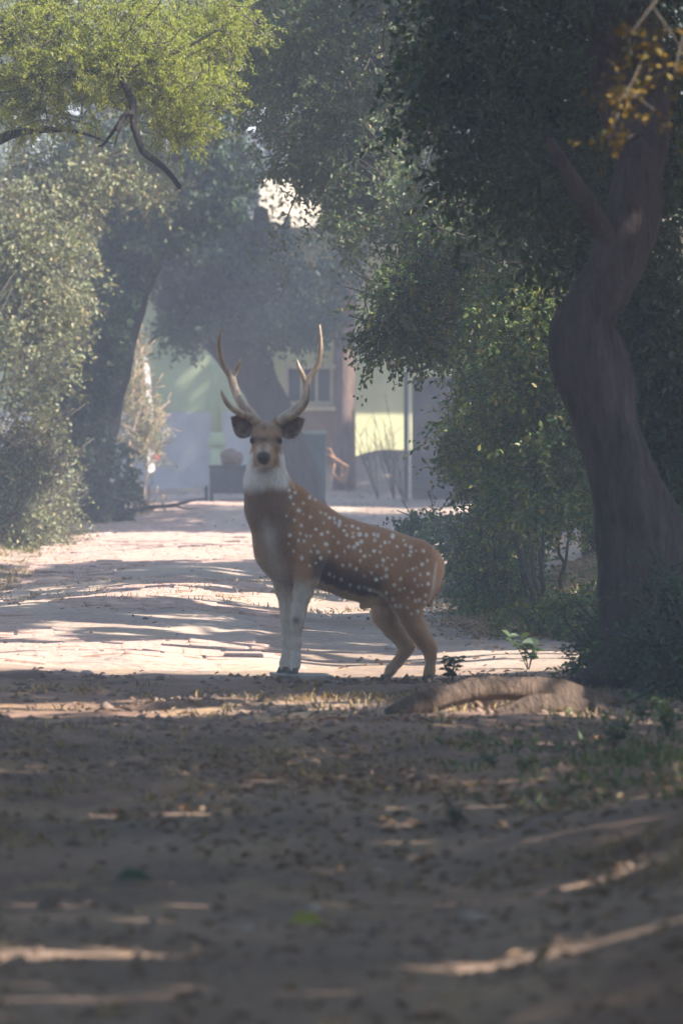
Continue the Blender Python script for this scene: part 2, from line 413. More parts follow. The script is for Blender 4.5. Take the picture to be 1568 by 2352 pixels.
o = link('brick_paving', me, M['brick'], road); o['kind'] = 'stuff'

# ------------------------------------------------------------------ leaves
HEX = np.array([[0, 0, 0], [.32, .5, .12], [.68, .40, .10], [1, 0, -.12], [.68, -.40, .10], [.32, -.5, .12]])
def leaves_mesh(name, pos, dirs, nrm, L, W, lod=1):
    """many leaves as one mesh: pos, dirs, nrm (n,3), L, W (n,)"""
    n = len(pos)
    d = dirs / (np.linalg.norm(dirs, axis=1)[:, None] + 1e-9)
    s = np.cross(d, nrm); s /= np.linalg.norm(s, axis=1)[:, None] + 1e-9
    u = np.cross(s, d)
    if lod:
        T = HEX; fq = np.array([[0, 1, 2, 3], [0, 3, 4, 5]])
    else:
        T = np.array([[0, 0, 0], [.42, .5, .12], [1, 0, -.1], [.42, -.5, .12]]); fq = np.array([[0, 1, 2], [0, 2, 3]])
    k = len(T)
    v = pos[:, None] + T[None, :, 0, None] * L[:, None, None] * d[:, None] + T[None, :, 1, None] * W[:, None, None] * s[:, None] + T[None, :, 2, None] * L[:, None, None] * u[:, None]
    f = (np.arange(n)[:, None, None] * k + fq[None]).reshape(-1, fq.shape[1])
    return mesh_np(name, v.reshape(-1, 3), f)

def unit(n, rng):
    v = rng.normal(size=(n, 3)); return v / np.linalg.norm(v, axis=1)[:, None]

def blob_points(blobs, rng, carve=.0, freq=1.3, seed=1):
    """points in ellipsoids given as (u, v, D, ru, rv, rd, n): centre pixel, pixel radii, depth radius in metres"""
    out = []
    for u, v, D, ru, rv, rd, n in blobs:
        c = P(u, v, D); q = unit(n, rng) * (rng.random(n) ** .42)[:, None]
        q = q * np.array([ru / F * D, rd, rv / F * D]) + c
        out.append(q)
    p = np.concatenate(out)
    if carve > 0: p = p[noise(p[:, 0] * freq, p[:, 1] * freq * .7, p[:, 2] * freq, seed) > carve]
    return p

def sprays(p, rng, per, tw, L, W, droop=.35, out_dir=None, var=.35, flat=.6):
    """leafy twigs starting at the points p; returns arrays for leaves_mesh and the twig ends"""
    n = len(p)
    d = unit(n, rng); d[:, 2] = d[:, 2] * .7 - droop
    if out_dir is not None: d = d + out_dir
    d /= np.linalg.norm(d, axis=1)[:, None]
    ln = tw * (.6 + .8 * rng.random(n))
    t = (np.arange(per)[None] + rng.random((n, per))) / per
    pos = p[:, None] + d[:, None] * (t * ln[:, None])[..., None]
    pos[..., 2] -= (t ** 2) * (ln[:, None]) * .25
    pos = pos + rng.normal(size=pos.shape) * tw * .06
    side = unit(n * per, rng).reshape(n, per, 3)
    ld = d[:, None] * .55 + side * .8; ld[..., 2] -= .15
    nr = unit(n * per, rng).reshape(n, per, 3) * flat; nr[..., 2] += .75
    sz = 1 + var * (rng.random((n, per)) * 2 - 1)
    ends = p + d * ln[:, None]; ends[:, 2] -= ln * .25
    return pos.reshape(-1, 3), ld.reshape(-1, 3), nr.reshape(-1, 3), (L * sz).ravel(), (W * sz).ravel(), (p, ends)

def crown(parent, name, mat, blobs, rng, per=14, tw=.22, L=.04, W=.024, lod=1, carve=.36, freq=1.3, seed=1, droop=.35, out_dir=None, twigs=0, twig_mat=None, pts=None, clip=None, sun='all'):
    p = blob_points(blobs, rng, carve, freq, seed) if pts is None else pts
    pos, d, nr, l, w, (a, b) = sprays(p, rng, per, tw, L, W, droop, out_dir)
    k = shade_keep(pos, sun)
    k &= pos[:, 2] > zg(pos[:, 0], pos[:, 1]) + .01
    if clip is not None: k &= clip(pos)
    o = link(name, leaves_mesh(name, rel(parent, pos[k]), d[k], nr[k], l[k], w[k], lod), mat, parent); o['kind'] = 'stuff'
    if twigs:
        tb = Tubes(); idx = rng.choice(len(a), min(twigs, len(a)), replace=False)
        for q in idx:
            m = (a[q] + b[q]) / 2 + np.array([0, 0, .02]); s = a[q] - (b[q] - a[q]) * .9 + rng.normal(size=3) * .04
            pth = spline([s, a[q], m, b[q]], 6)
            if clip is not None and not clip(pth).all(): continue
            tb.add(pth, np.linspace(.005, .0015, 6), 3)
        if tb.n: t = tb.build('twigs', twig_mat or M['twig'], parent); t['kind'] = 'stuff'
    return o

def uv_of(p):
    return XC + p[:, 0] / p[:, 1] * F, YH - (p[:, 2] - CAMZ) / p[:, 1] * F

GAPS = [(630, 468, 75, 42, .86), (690, 500, 60, 35, .8), (860, 575, 45, 40, .7), (680, 560, 110, 45, .6), (650, 870, 30, 90, .8), (605, 830, 25, 30, .5)]
def gaps(p):
    u, v = uv_of(p); k = np.ones(len(p), bool); rr = _hash(np.floor(u / 7), np.floor(v / 7), np.floor(p[:, 1] * 4), 5)
    for cu, cv, a, b, pr in GAPS:
        e = np.hypot((u - cu) / a, (v - cv) / b) + (noise(u * .05, v * .05, 0, 3) - .5) * .7
        k &= ~((e < 1) & (rr < pr))
    return k
def limb(path, n=14):
    """rows (u, v, D, r) -> world points, radii"""
    pts = np.array([[*P(u, v, D), r] for u, v, D, r in path]); s = spline(pts, n)
    return s[:, :3], np.maximum(s[:, 3], .002)

def base_of(path): u, v, D = path[0][:3]; q = P(u, v, D); return (q[0], q[1], float(zg(q[0], q[1])))

# ---- the gnarled tree on the right
tr = empty('gnarled_tree', base_of([(1562, 1640, 42)]))
tag(tr, 'gnarled grey-brown tree with S-bent trunk and broken stub beside the path', 'tree')
tb = Tubes()
main = [(1580, 1720, 42, .40), (1562, 1620, 42, .33), (1520, 1480, 42, .265), (1484, 1330, 42, .215), (1450, 1180, 42, .18), (1415, 1050, 42, .165), (1376, 920, 42, .162), (1348, 810, 42, .158), (1340, 740, 42, .138),
        (1385, 660, 42, .125), (1420, 590, 42, .12), (1448, 500, 42, .12), (1462, 400, 42, .115), (1440, 300, 42.1, .095), (1405, 190, 42.2, .08), (1385, 60, 42.3, .07), (1370, -160, 42.5, .055)]
a, r = limb(main, 170); tb.add(a, r, 40, .17, 4, .05)
a, r = limb([(1460, 440, 42, .1), (1490, 320, 42.1, .09), (1500, 180, 42.2, .085), (1480, 40, 42.3, .08), (1500, -160, 42.4, .07)], 30); tb.add(a, r, 14, .1, 6, .04)
a, r = limb([(1440, 560, 42, .075), (1395, 650, 42, .06), (1430, 700, 41.9, .05)], 10)
for k in range(5):      # flaring roots
    an = (-2.6, -1.9, -1.0, -.2, .6)[k]; q0 = np.array(tr.location[:]) + np.array([0, 0, .35]); ln = random.uniform(.7, 1.1)
    q2 = q0 + np.array([math.cos(an) * ln, math.sin(an) * ln, 0]); q2[2] = float(zg(q2[0], q2[1])) - .03
    q1 = q0 + (q2 - q0) * .45; q1[2] = float(zg(q1[0], q1[1])) + .12
    s = spline([[*q0, .16], [*q1, .08], [*q2, .03]], 12); tb.add(s[:, :3], s[:, 3], 10, .15, k, .04)
tb.build('trunk', M['bark_right'], tr)
tb = Tubes(); a, r = limb([(1400, 545, 41.95, .062), (1375, 515, 41.9, .05), (1335, 450, 41.8, .046), (1300, 390, 41.75, .038), (1262, 325, 41.7, .026)], 20); tb.add(a, r, 10, .12, 9, .05)
a, r = limb([(1262, 325, 41.7, .026), (1257, 318, 41.69, .012)], 4); tb.add(a, r, 8, .1, 2)
tb.build('broken_branch', M['bark_right'], tr)
g = np.random.default_rng(3)
crown(tr, 'crown', M['leaf_dark'], [(1250, 180, 43.5, 330, 330, 1.4, 1500), (1500, 400, 44.5, 220, 420, 1.2, 1100), (1050, 60, 45, 220, 170, 1.2, 500), (1300, 480, 45.5, 230, 240, 1.0, 900), (1420, -120, 43, 400, 150, 1.6, 800)],
      g, per=16, tw=.24, L=.046, W=.026, carve=.3, seed=3, twigs=200,
      clip=lambda p: ~((np.abs(uv_of(p)[0] - np.interp(uv_of(p)[1], [0, 190, 300, 400, 500, 590, 660], [1420, 1430, 1460, 1470, 1450, 1420, 1385])) < 52) & (p[:, 1] < 42.2) & (uv_of(p)[1] > 430) & (uv_of(p)[1] < 720)) & ~((np.abs(uv_of(p)[0] - np.interp(uv_of(p)[1], [315, 545], [1257, 1400])) < 30) & (uv_of(p)[1] > 310) & (uv_of(p)[1] < 560) & (p[:, 1] < 42.3)))

# golden leaves hanging in the sun before the trunk
yl = empty('yellow_leaf_spray', P(1470, 40, 32)); yl.location.z += .5
tag(yl, 'sunlit yellow leaves hanging on a twig over the gnarled trunk', 'branch')
g = np.random.default_rng(5)
crown(yl, 'foliage', M['leaf_yellow'], [(1450, 190, 32, 75, 130, .25, 14), (1500, 130, 32.1, 70, 60, .2, 8), (1425, 290, 32, 30, 110, .1, 6), (1550, 110, 32, 25, 60, .1, 4), (1440, 90, 32, 60, 40, .2, 4), (1550, 200, 32, 30, 80, .2, 4)], g, per=8, tw=.16, L=.027, W=.018, carve=0, twigs=20)

# ---- shrubs of the right-hand thicket
def shrub(name, label, cat, blobs, mat, seed, stems, per=14, tw=.2, L=.036, W=.022, carve=.36, twigs=400, group=None, droop=.3, freq=1.6, lod=1, sr=.016, clip=None, twig_mat=None, stem_mat=None, sun='ground'):
    u, v, D = stems[0][0][:3]; e = empty(name, base_of([(u, v, D)])); tag(e, label, cat, group)
    g = np.random.default_rng(seed); tb = Tubes()
    for s in stems:
        pts = [[*P(a, b, c)] for a, b, c in s]; pts[0][2] = min(pts[0][2], float(zg(pts[0][0], pts[0][1])) + .02)
        q = spline(pts, 16); q[1:-1] += g.normal(size=(14, 3)) * .012
        tb.add(q, np.linspace(sr, sr * .2, 16), 6, .1, seed)
    tb.build('stems', stem_mat or M['twig'], e)
    crown(e, 'foliage', mat, blobs, g, per, tw, L, W, lod, carve, freq, seed, droop, None, twigs, twig_mat, clip=clip, sun=sun)
    return e

path_clear = lambda p: np.ones(len(p), bool)
shrub('thicket_shrub', 'tall shrub whose sunlit leaf tips hang before the yellow wall', 'shrub',
      [(1010, 620, 55.5, 160, 130, .8, 620), (900, 660, 55, 70, 70, .35, 110), (1090, 760, 55.5, 150, 150, .8, 650), (880, 790, 55, 55, 60, .25, 60), (960, 760, 55.2, 75, 60, .35, 120), (1180, 560, 55, 200, 170, .9, 800), (850, 730, 55, 25, 60, .15, 22)],
      M['leaf_right'], 21, [[(1240, 1470, 55.5), (1210, 1200, 55.4), (1120, 900, 55.4), (1000, 700, 55.3)], [(1240, 1470, 55.5), (1180, 1250, 55.6), (1050, 830, 55.4), (900, 770, 55.1), (830, 870, 55)],
                            [(1240, 1470, 55.5), (1250, 1100, 55.5), (1180, 700, 55.2)], [(1240, 1470, 55.5), (1100, 860, 55.3), (960, 850, 55.1), (930, 858, 55)]], carve=.38, twigs=500)
shrub('thicket_shrub', 'dense shrub against the left flank of the gnarled trunk', 'shrub',
      [(1220, 820, 52, 160, 230, .7, 1300), (1280, 1060, 51.7, 150, 200, .7, 1300), (1260, 1290, 51.5, 120, 160, .6, 850), (1340, 1360, 50.8, 100, 130, .5, 700), (1290, 1250, 51, 110, 130, .5, 600), (1230, 1400, 51.5, 100, 60, .4, 300), (1180, 1380, 52, 70, 60, .4, 160)],
      M['leaf_right'], 22, [[(1290, 1480, 51.5), (1280, 1200, 51.5), (1230, 800, 51.8)], [(1290, 1480, 51.5), (1300, 1300, 51.4), (1330, 1000, 51.5)], [(1290, 1480, 51.5), (1240, 1300, 51.4), (1180, 1060, 51.6)]], carve=.33, L=.036, W=.022, twigs=120)
shrub('thicket_shrub', 'sparse twiggy shrub in front of the dark sheet gate', 'shrub',
      [(1110, 950, 57, 90, 110, .6, 330), (1110, 1130, 56.5, 100, 130, .6, 520), (1130, 1290, 56, 110, 130, .6, 560), (1050, 1020, 57, 50, 90, .4, 90), (1190, 1100, 56.5, 80, 200, .7, 520)],
      M['leaf_right'], 23, [[(1150, 1440, 56), (1130, 1250, 56.2), (1060, 1060, 56.6), (1030, 990, 56.8)], [(1150, 1440, 56), (1160, 1160, 56.2), (1115, 1000, 56.3)], [(1150, 1440, 56), (1165, 1150, 56.4), (1160, 960, 56.5)], [(1150, 1440, 56), (1090, 1280, 56.3), (1040, 1200, 56.5)]], carve=.36, L=.032, W=.02, twigs=200)
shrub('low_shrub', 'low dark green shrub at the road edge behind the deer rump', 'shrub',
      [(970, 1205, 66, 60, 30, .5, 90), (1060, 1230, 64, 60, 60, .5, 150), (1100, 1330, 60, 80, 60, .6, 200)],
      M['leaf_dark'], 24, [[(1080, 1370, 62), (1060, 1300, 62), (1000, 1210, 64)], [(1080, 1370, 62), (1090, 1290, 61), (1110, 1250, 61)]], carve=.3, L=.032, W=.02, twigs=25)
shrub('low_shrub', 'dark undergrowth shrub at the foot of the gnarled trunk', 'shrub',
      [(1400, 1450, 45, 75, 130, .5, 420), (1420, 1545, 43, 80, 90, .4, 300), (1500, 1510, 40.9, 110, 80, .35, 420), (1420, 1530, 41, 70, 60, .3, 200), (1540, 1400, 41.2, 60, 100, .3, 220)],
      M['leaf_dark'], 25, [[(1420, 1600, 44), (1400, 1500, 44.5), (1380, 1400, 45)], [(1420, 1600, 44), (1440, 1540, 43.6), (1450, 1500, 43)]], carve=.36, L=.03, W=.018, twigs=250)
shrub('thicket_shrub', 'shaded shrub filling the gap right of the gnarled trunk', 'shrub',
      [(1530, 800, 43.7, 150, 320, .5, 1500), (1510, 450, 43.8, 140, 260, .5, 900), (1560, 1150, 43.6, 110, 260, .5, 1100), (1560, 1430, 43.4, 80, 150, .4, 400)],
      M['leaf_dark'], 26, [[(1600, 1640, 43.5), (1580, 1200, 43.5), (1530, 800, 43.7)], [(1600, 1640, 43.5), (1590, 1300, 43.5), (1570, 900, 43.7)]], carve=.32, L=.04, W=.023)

# ---- trees arching over the path: mid canopy
def tree(name, label, limbs, crowns, bark, lmat, seed, per=14, tw=.25, L=.045, W=.026, carve=.38, freq=1.2, lod=1, twigs=200, group=None, droop=.4, sides=12, clip=None, sun='all'):
    e = empty(name, base_of(limbs[0])); tag(e, label, 'tree', group)
    tb = Tubes()
    for k, l in enumerate(limbs):
        a, r = limb(l, 28 if k == 0 else 14)
        if k == 0: a[0][2] = min(a[0][2], e.location.z - .05)
        tb.add(a, r, sides if k == 0 else 7, .1, seed + k, .04)
    tb.build('trunk', bark, e)
    crown(e, 'crown', lmat, crowns, np.random.default_rng(seed), per, tw, L, W, lod, carve, freq, seed, droop, None, twigs, clip=clip, sun=sun)
    return e

tree('arching_tree', 'tall shade tree whose grey-green boughs droop over the road', [[(1420, 1330, 64, .25), (1390, 900, 64, .22), (1300, 400, 65, .2), (1100, 0, 66, .15), (900, -150, 67, .1)], [(1300, 400, 65, .1), (1000, 250, 66, .05), (750, 330, 67, .015), (650, 520, 67, .005)], [(1100, 0, 66, .1), (800, 50, 67, .05), (560, 150, 68, .01)]],
     [(760, 120, 67, 300, 230, 1.2, 1700), (900, 330, 66.5, 210, 190, 1.1, 1100), (720, 400, 67, 120, 90, .6, 200), (1050, 420, 65, 180, 150, 1, 800), (560, 60, 69, 180, 200, 1, 600), (645, 500, 67, 30, 90, .3, 22), (830, 520, 66, 110, 60, .6, 160), (1000, -150, 67, 600, 130, 1.5, 900)],
     M['bark_dark'], M['leaf_mid'], 31, clip=gaps, per=15, tw=.26, L=.04, W=.023, carve=.34, twigs=900)
# yellow-green feathery tree, upper left
tree('feathery_tree', 'thorn tree with bright yellow-green feathery leaves leaning in from the bank', [[(-420, 1320, 63, .2), (-300, 700, 63, .17), (-100, 200, 62.5, .12), (200, -50, 62, .08), (420, -120, 62, .04)], [(-100, 200, 62.5, .06), (100, 180, 62, .04), (350, 140, 62, .02), (520, 60, 62, .005)], [(-200, 450, 62.5, .06), (0, 320, 62, .035), (150, 300, 62, .015), (260, 330, 62, .005)]],
     [(180, 100, 62, 260, 150, .7, 1300), (380, 180, 62.3, 170, 120, .5, 620), (60, 250, 62, 110, 90, .5, 200), (470, 60, 63, 130, 100, .6, 380), (420, 290, 62.5, 90, 50, .3, 110), (180, 310, 62, 60, 50, .3, 50), (100, -100, 62, 450, 60, .5, 160)],
     M['bark_dark'], M['leaf_acacia'], 32, sun='none', per=44, tw=.17, L=.022, W=.0085, carve=.36, freq=2.2, lod=0, twigs=900, droop=.15)
# dark hooked dead branch
e = empty('dead_branch', P(300, 250, 61.5)); tag(e, 'dark dead branch hooked below the yellow-green foliage', 'branch')
tb = Tubes()
for pth in ([(305, 235, 61.6, .028), (308, 290, 61.5, .027), (322, 330, 61.5, .026), (332, 352, 61.5, .024), (365, 375, 61.4, .022), (395, 405, 61.4, .02), (414, 432, 61.4, .017)],
            [(308, 262, 61.5, .024), (292, 262, 61.5, .022), (278, 280, 61.5, .018), (270, 300, 61.4, .012)], [(285, 270, 61.5, .014), (268, 320, 61.5, .008), (262, 338, 61.5, .004)],
            [(330, 350, 61.5, .012), (334, 362, 61.5, .006)], [(290, 262, 61.5, .02), (240, 330, 61.7, .01), (225, 335, 61.7, .004)], [(305, 240, 61.6, .026), (290, 200, 61.7, .03), (270, 150, 61.8, .034)]):
    a, r = limb(pth, 12); tb.add(a, r, 7, .2, 3)
tb.build('branch', M['bark_dark'], e)

# ---- left bank bush, dark leaning tree behind it
LB = dict(sun='none', per=15, tw=.28, carve=.40, twigs=700, droop=.25, freq=1.9)
shrub('bank_bush', 'tall grey-green sunlit bush on the bank before the dark leaning trunk', 'bush',
      [(30, 620, 79, 190, 210, .9, 1100), (200, 430, 80, 170, 110, .8, 650), (-10, 850, 78, 190, 150, .9, 760), (110, 730, 78.5, 90, 150, .6, 380), (330, 380, 81, 80, 60, .5, 150), (80, 400, 81, 200, 110, .8, 600), (-60, 330, 81, 150, 110, .7, 300), (80, 950, 78.5, 70, 100, .6, 150)],
      M['leaf_grey'], 41, [[(-60, 1235, 79), (0, 900, 79), (60, 600, 79), (180, 420, 80)], [(-60, 1235, 79), (20, 1000, 78.6), (130, 800, 78.5)], [(-60, 1235, 79), (-80, 800, 79), (-20, 500, 79)]], L=.042, W=.027, **LB)
shrub('bank_bush', 'low olive bush at the bottom of the bank by the road edge', 'bush',
      [(30, 1090, 78, 140, 110, .7, 560), (110, 1170, 78.5, 70, 50, .5, 160), (20, 1190, 77, 110, 60, .5, 300), (170, 1130, 79, 40, 50, .4, 60)],
      M['leaf_grey'], 42, [[(20, 1245, 77.5), (50, 1140, 77.6), (100, 1050, 78)], [(20, 1245, 77.5), (0, 1150, 77.6), (-40, 1000, 78)]], L=.034, W=.02, **LB)
tree('leaning_tree', 'dark ivy-clad tree leaning over the road behind the sunlit bank bush',
     [[(140, 1200, 90, .42), (165, 1080, 90, .38), (195, 930, 90, .38), (235, 800, 90, .34), (280, 680, 90, .28), (335, 560, 90, .25), (400, 430, 90, .22), (470, 300, 90, .18), (560, 100, 90, .12)], [(300, 640, 90, .15), (250, 500, 90, .12), (200, 350, 90, .08)]],
     [(255, 740, 89.5, 110, 190, .6, 700), (340, 580, 89.5, 90, 120, .4, 420), (200, 960, 89.6, 110, 170, .6, 700), (230, 1110, 90, 90, 100, .5, 300), (340, 500, 90.5, 120, 160, .7, 600), (270, 360, 91, 120, 90, .6, 300), (440, 420, 89.3, 110, 110, .6, 700), (380, 520, 89.2, 80, 100, .4, 400), (480, 300, 89.3, 110, 110, .6, 500)],
     M['bark_dark'], M['leaf_dark'], 43, L=.06, W=.04, twigs=100, carve=.15, sun='none', clip=lambda p: uv_of(p)[0] < np.interp(uv_of(p)[1], [480, 600, 720, 850, 930, 1000, 1040, 1200], [640, 360, 305, 285, 250, 240, 320, 330]))
shrub('dry_bush', 'dry straw-coloured bush with pale twigs beside the white board', 'bush',
      [(330, 1010, 92, 55, 130, .5, 230), (345, 1120, 91.5, 50, 70, .5, 110), (310, 880, 92, 40, 70, .4, 80), (300, 800, 92.5, 30, 40, .3, 30)],
      M['leaf_grey'], 44, [[(330, 1190, 91.5), (340, 1080, 91.5), (385, 1000, 91.4)], [(330, 1190, 91.5), (300, 1050, 91.5), (330, 900, 91.8)], [(330, 1190, 91.5), (350, 1100, 91.4), (375, 1040, 91.4)], [(330, 1190, 91.5), (310, 1120, 91.4), (290, 1060, 91.4)]],
      per=13, tw=.2, carve=.3, L=.034, W=.016, twigs=250, twig_mat=M['twig_dry'], stem_mat=M['twig_dry'])
# ---- the tree in front of the house
tree('house_tree', 'big crooked tree with broad dark crown in front of the house',
     [[(700, 1135, 98, .26), (672, 1060, 98, .22), (640, 975, 98, .2), (600, 890, 98, .23), (555, 810, 98, .28), (500, 735, 98, .32), (440, 660, 98, .3), (400, 560, 98, .22), (390, 430, 98, .15)], [(560, 815, 98, .2), (570, 720, 98, .17), (590, 600, 98, .13), (600, 480, 98, .08)], [(470, 700, 98, .2), (420, 700, 97.8, .15), (370, 690, 97.6, .1)]],
     [(480, 640, 98, 130, 130, .8, 520), (620, 600, 98, 110, 90, .7, 330), (690, 730, 97.5, 120, 50, .6, 330), (420, 740, 97.8, 80, 50, .6, 180), (540, 500, 98.5, 150, 110, .8, 460), (770, 620, 98.5, 60, 60, .5, 70), (640, 790, 97.8, 70, 25, .4, 60), (430, 480, 99, 120, 150, .7, 420)],
     M['bark_dark'], M['leaf_dark'], 51, clip=gaps, L=.055, W=.035, carve=.36, twigs=120, freq=1.5)
tree('slim_tree', 'slim pinkish tree trunk standing against the yellow house corner',
     [[(790, 1040, 104, .15), (793, 980, 104, .11), (794, 850, 104, .1), (790, 700, 104, .1), (796, 560, 104, .09), (780, 400, 104, .07)], [(792, 690, 104, .06), (830, 600, 104, .03), (860, 520, 104, .01)]],
     [(790, 480, 104, 120, 100, .6, 200), (740, 610, 103.5, 70, 50, .4, 60), (850, 560, 103.5, 60, 50, .4, 50)], M['bark_pink'], M['leaf_mid'], 52, clip=gaps, L=.05, W=.03, carve=.4, twigs=60)

# ---- trees beyond the house close the view
for k, (u, D, n) in enumerate([(-150, 122, 700), (250, 125, 800), (640, 128, 900), (1030, 124, 800), (1450, 121, 700)]):
    tree('far_tree', ['bushy tree left of the house behind the leaning tree', 'round tree behind the green house wall', 'tall tree rising over the middle of the house roof', 'dense tree behind the yellow house wall', 'dark tree beyond the sheet gate'][k],
         [[(u, 1140, D, .22), (u + 10, 800, D, .18), (u - 15, 400, D, .12), (u, 0, D, .05)]],
         [(u, 450, D, 270, 330, 1.6, n), (u + 60, 60, D, 270, 240, 1.6, n), (u - 30, 850, D, 240, 250, 1.4, n // 2)], M['bark_dark'], M['leaf_mid'], 60 + k, per=12, tw=.5, L=.12, W=.075, carve=.25, freq=.9, lod=0, twigs=0, group='trees beyond the house')

# ---- the row of tall trees on the sunny side, just outside the view: they shade the road
def off_frame(p):
    u, v = uv_of(p); return (u > 1600) | (v < -60) | (p[:, 1] < 12)
rngT = np.random.default_rng(77)
for k, yy in enumerate(np.arange(-11.6, 106, 6.4)):
    bx = 4.6 + 1.2 * math.sin(k * 1.7) + (1.2 if yy > 80 else 0); g = np.random.default_rng(300 + k)
    e = empty('roadside_tree', (bx, yy, float(zg(bx, yy)))); tag(e, 'tall leafy shade tree in the row on the sunny side of the road', 'tree', 'shade trees along the sunny side')
    tb = Tubes(); hz = e.location.z
    s = spline([[bx, yy, hz - .1, .3], [bx + .1, yy + .1, hz + 2.2, .22], [bx - .2, yy - .1, hz + 5, .16], [bx, yy, hz + 9, .05]], 16); tb.add(s[:, :3], s[:, 3], 10, .1, k, .05)
    for b in range(6):
        an = g.uniform(0, 6.28); h0 = g.uniform(2, 6)
        s = spline([[bx, yy, hz + h0, .1], [bx + math.cos(an) * 1.4, yy + math.sin(an) * 1.4, hz + h0 + .8, .06], [bx + math.cos(an) * 2.8, yy + math.sin(an) * 2.8, hz + h0 + 1.2, .015]], 8)
        if off_frame(s[:, :3]).all(): tb.add(s[:, :3], s[:, 3], 6, .1, b)
    tb.build('trunk', M['bark_dark'], e)
    n = 2700
    q = unit(n, g) * (g.random(n) ** .4)[:, None] * np.array([3.2, 4.0, 4.6]) + np.array([bx + .6, yy, hz + 6.0])
    q = q[q[:, 2] > hz + 1.3]
    if yy < 35:      # unseen boughs added over the near road to darken foreground and air
        q2 = unit(900, g) * (g.random(900) ** .4)[:, None] * np.array([4.6, 3.8, 1.5]) + np.array([bx - 5.2, yy, hz + 7.6]); q = np.concatenate([q, q2])
        s = spline([[bx, yy, hz + 5, .12], [bx - 2.5, yy, hz + 6.8, .08], [bx - 6, yy + .5, hz + 7.6, .02]], 8); tb2 = Tubes(); tb2.add(s[:, :3], s[:, 3], 6, .1, k); tb2.build('bough', M['bark_dark'], e)
    crown(e, 'crown', M['leaf_mid'], None, g, per=12, tw=.55, L=.17, W=.11, lod=0, pts=q, clip=off_frame)
    if k == 0: shade_src = e
for k, (xx, yy) in enumerate([(-7.6, 2), (-8.2, 11), (-7.4, 20), (-8.4, 29), (-7.8, 38), (-8.6, 47), (-8.0, 57), (-9.5, 67), (-9.8, 78), (-9.6, 90)]):      # unseen row added across the road to cut the skylight
    o = shade_src.copy(); COL.objects.link(o); o.location = (xx, yy, float(zg(xx, yy))); o.rotation_euler = (0, 0, 1.1 * k)
    tag(o, 'unseen tall leafy tree added across the road to cut the skylight', 'tree', 'unseen trees added to block skylight')
    for c in list(shade_src.children): c2 = c.copy(); COL.objects.link(c2); c2.parent = o

# ------------------------------------------------------------------ house and yard
def box(name, x0, x1, y0, y1, z0, z1, mat, parent=None, bev=.006, rz=0, tilt=None):
    bm = bmesh.new(); bmesh.ops.create_cube(bm, size=1)
    bmesh.ops.scale(bm, vec=(x1 - x0, y1 - y0, z1 - z0), verts=bm.verts)
    if bev: bmesh.ops.bevel(bm, geom=list(bm.edges), offset=min(bev, .3 * min(x1 - x0, y1 - y0, z1 - z0)), segments=1, affect='EDGES')
    me = bpy.data.meshes.new(name); bm.to_mesh(me); bm.free()
    o = link(name, me, mat, parent)
    c = np.array([(x0 + x1) / 2, (y0 + y1) / 2, (z0 + z1) / 2])
    if parent is not None and parent.type == 'EMPTY': c = rel(parent, c)
    elif parent is not None and parent.parent is not None: c = c - np.array(parent.location[:]) - np.array(parent.parent.location[:])
    o.location = c
    if rz: o.rotation_euler = (0, 0, rz)
    if tilt: o.rotation_euler = tilt
    return o

def UX(u, D): return (u - XC) / F * D
def VZ(v, D): return CAMZ - (v - YH) / F * D

hs = empty('house', (0, 108, .2))
tag(hs, 'single-storey house with yellow and green walls and a flat roof', 'house')
H = 108.0
box('wall', UX(815, H), 7.0, H, H + .25, -.3, 3.45, M['wall_yellow'], hs)
# middle bay, set back, with a window opening
C = 108.5; wx0, wx1, wz0, wz1 = UX(656, C), UX(765, C), VZ(932, C), VZ(846, C)
box('wall', UX(596, C), wx0, C, C + .2, -.3, 3.44, M['cream'], hs)
box('wall', wx1, UX(815, C) + .02, C, C + .2, -.3, 3.44, M['wall_brown'], hs)
box('wall', wx0, wx1, C + .004, C + .2, -.3, wz0, M['wall_brown'], hs)
box('wall', wx0, wx1, C + .004, C + .2, wz1, 3.44, M['wall_yellow'], hs)
box('pilaster', UX(630, C), UX(652, C), C - .07, C - .002, -.3, 3.44, M['wall_yellow'], hs)
wd = box('window', wx0, wx1, C + .05, C + .1, wz0, wz0 + .055, M['cream'], hs, .003)
box('frame', wx0 - .03, wx1 + .03, C - .03, C + .02, wz1 - .005, wz1 + .05, M['cream'], wd, .003)
box('frame', wx0 - .03, wx1 + .03, C - .05, C + .02, wz0 - .06, wz0 - .005, M['cream'], wd, .003)
for t in (0, .33, .66, 1):
    xx = wx0 + (wx1 - wx0 - .035) * t
    box('mullion', xx, xx + .035, C + .03, C + .07, wz0 + .055, wz1 - .006, M['cream'], wd, .003)
for t in (0, .33, .66):
    xx = wx0 + (wx1 - wx0 - .035) * t
    box('pane', xx + .035, xx + (wx1 - wx0 - .035) * .33, C + .08, C + .09, wz0 + .055, wz1 - .006, M['glass'], wd, 0)
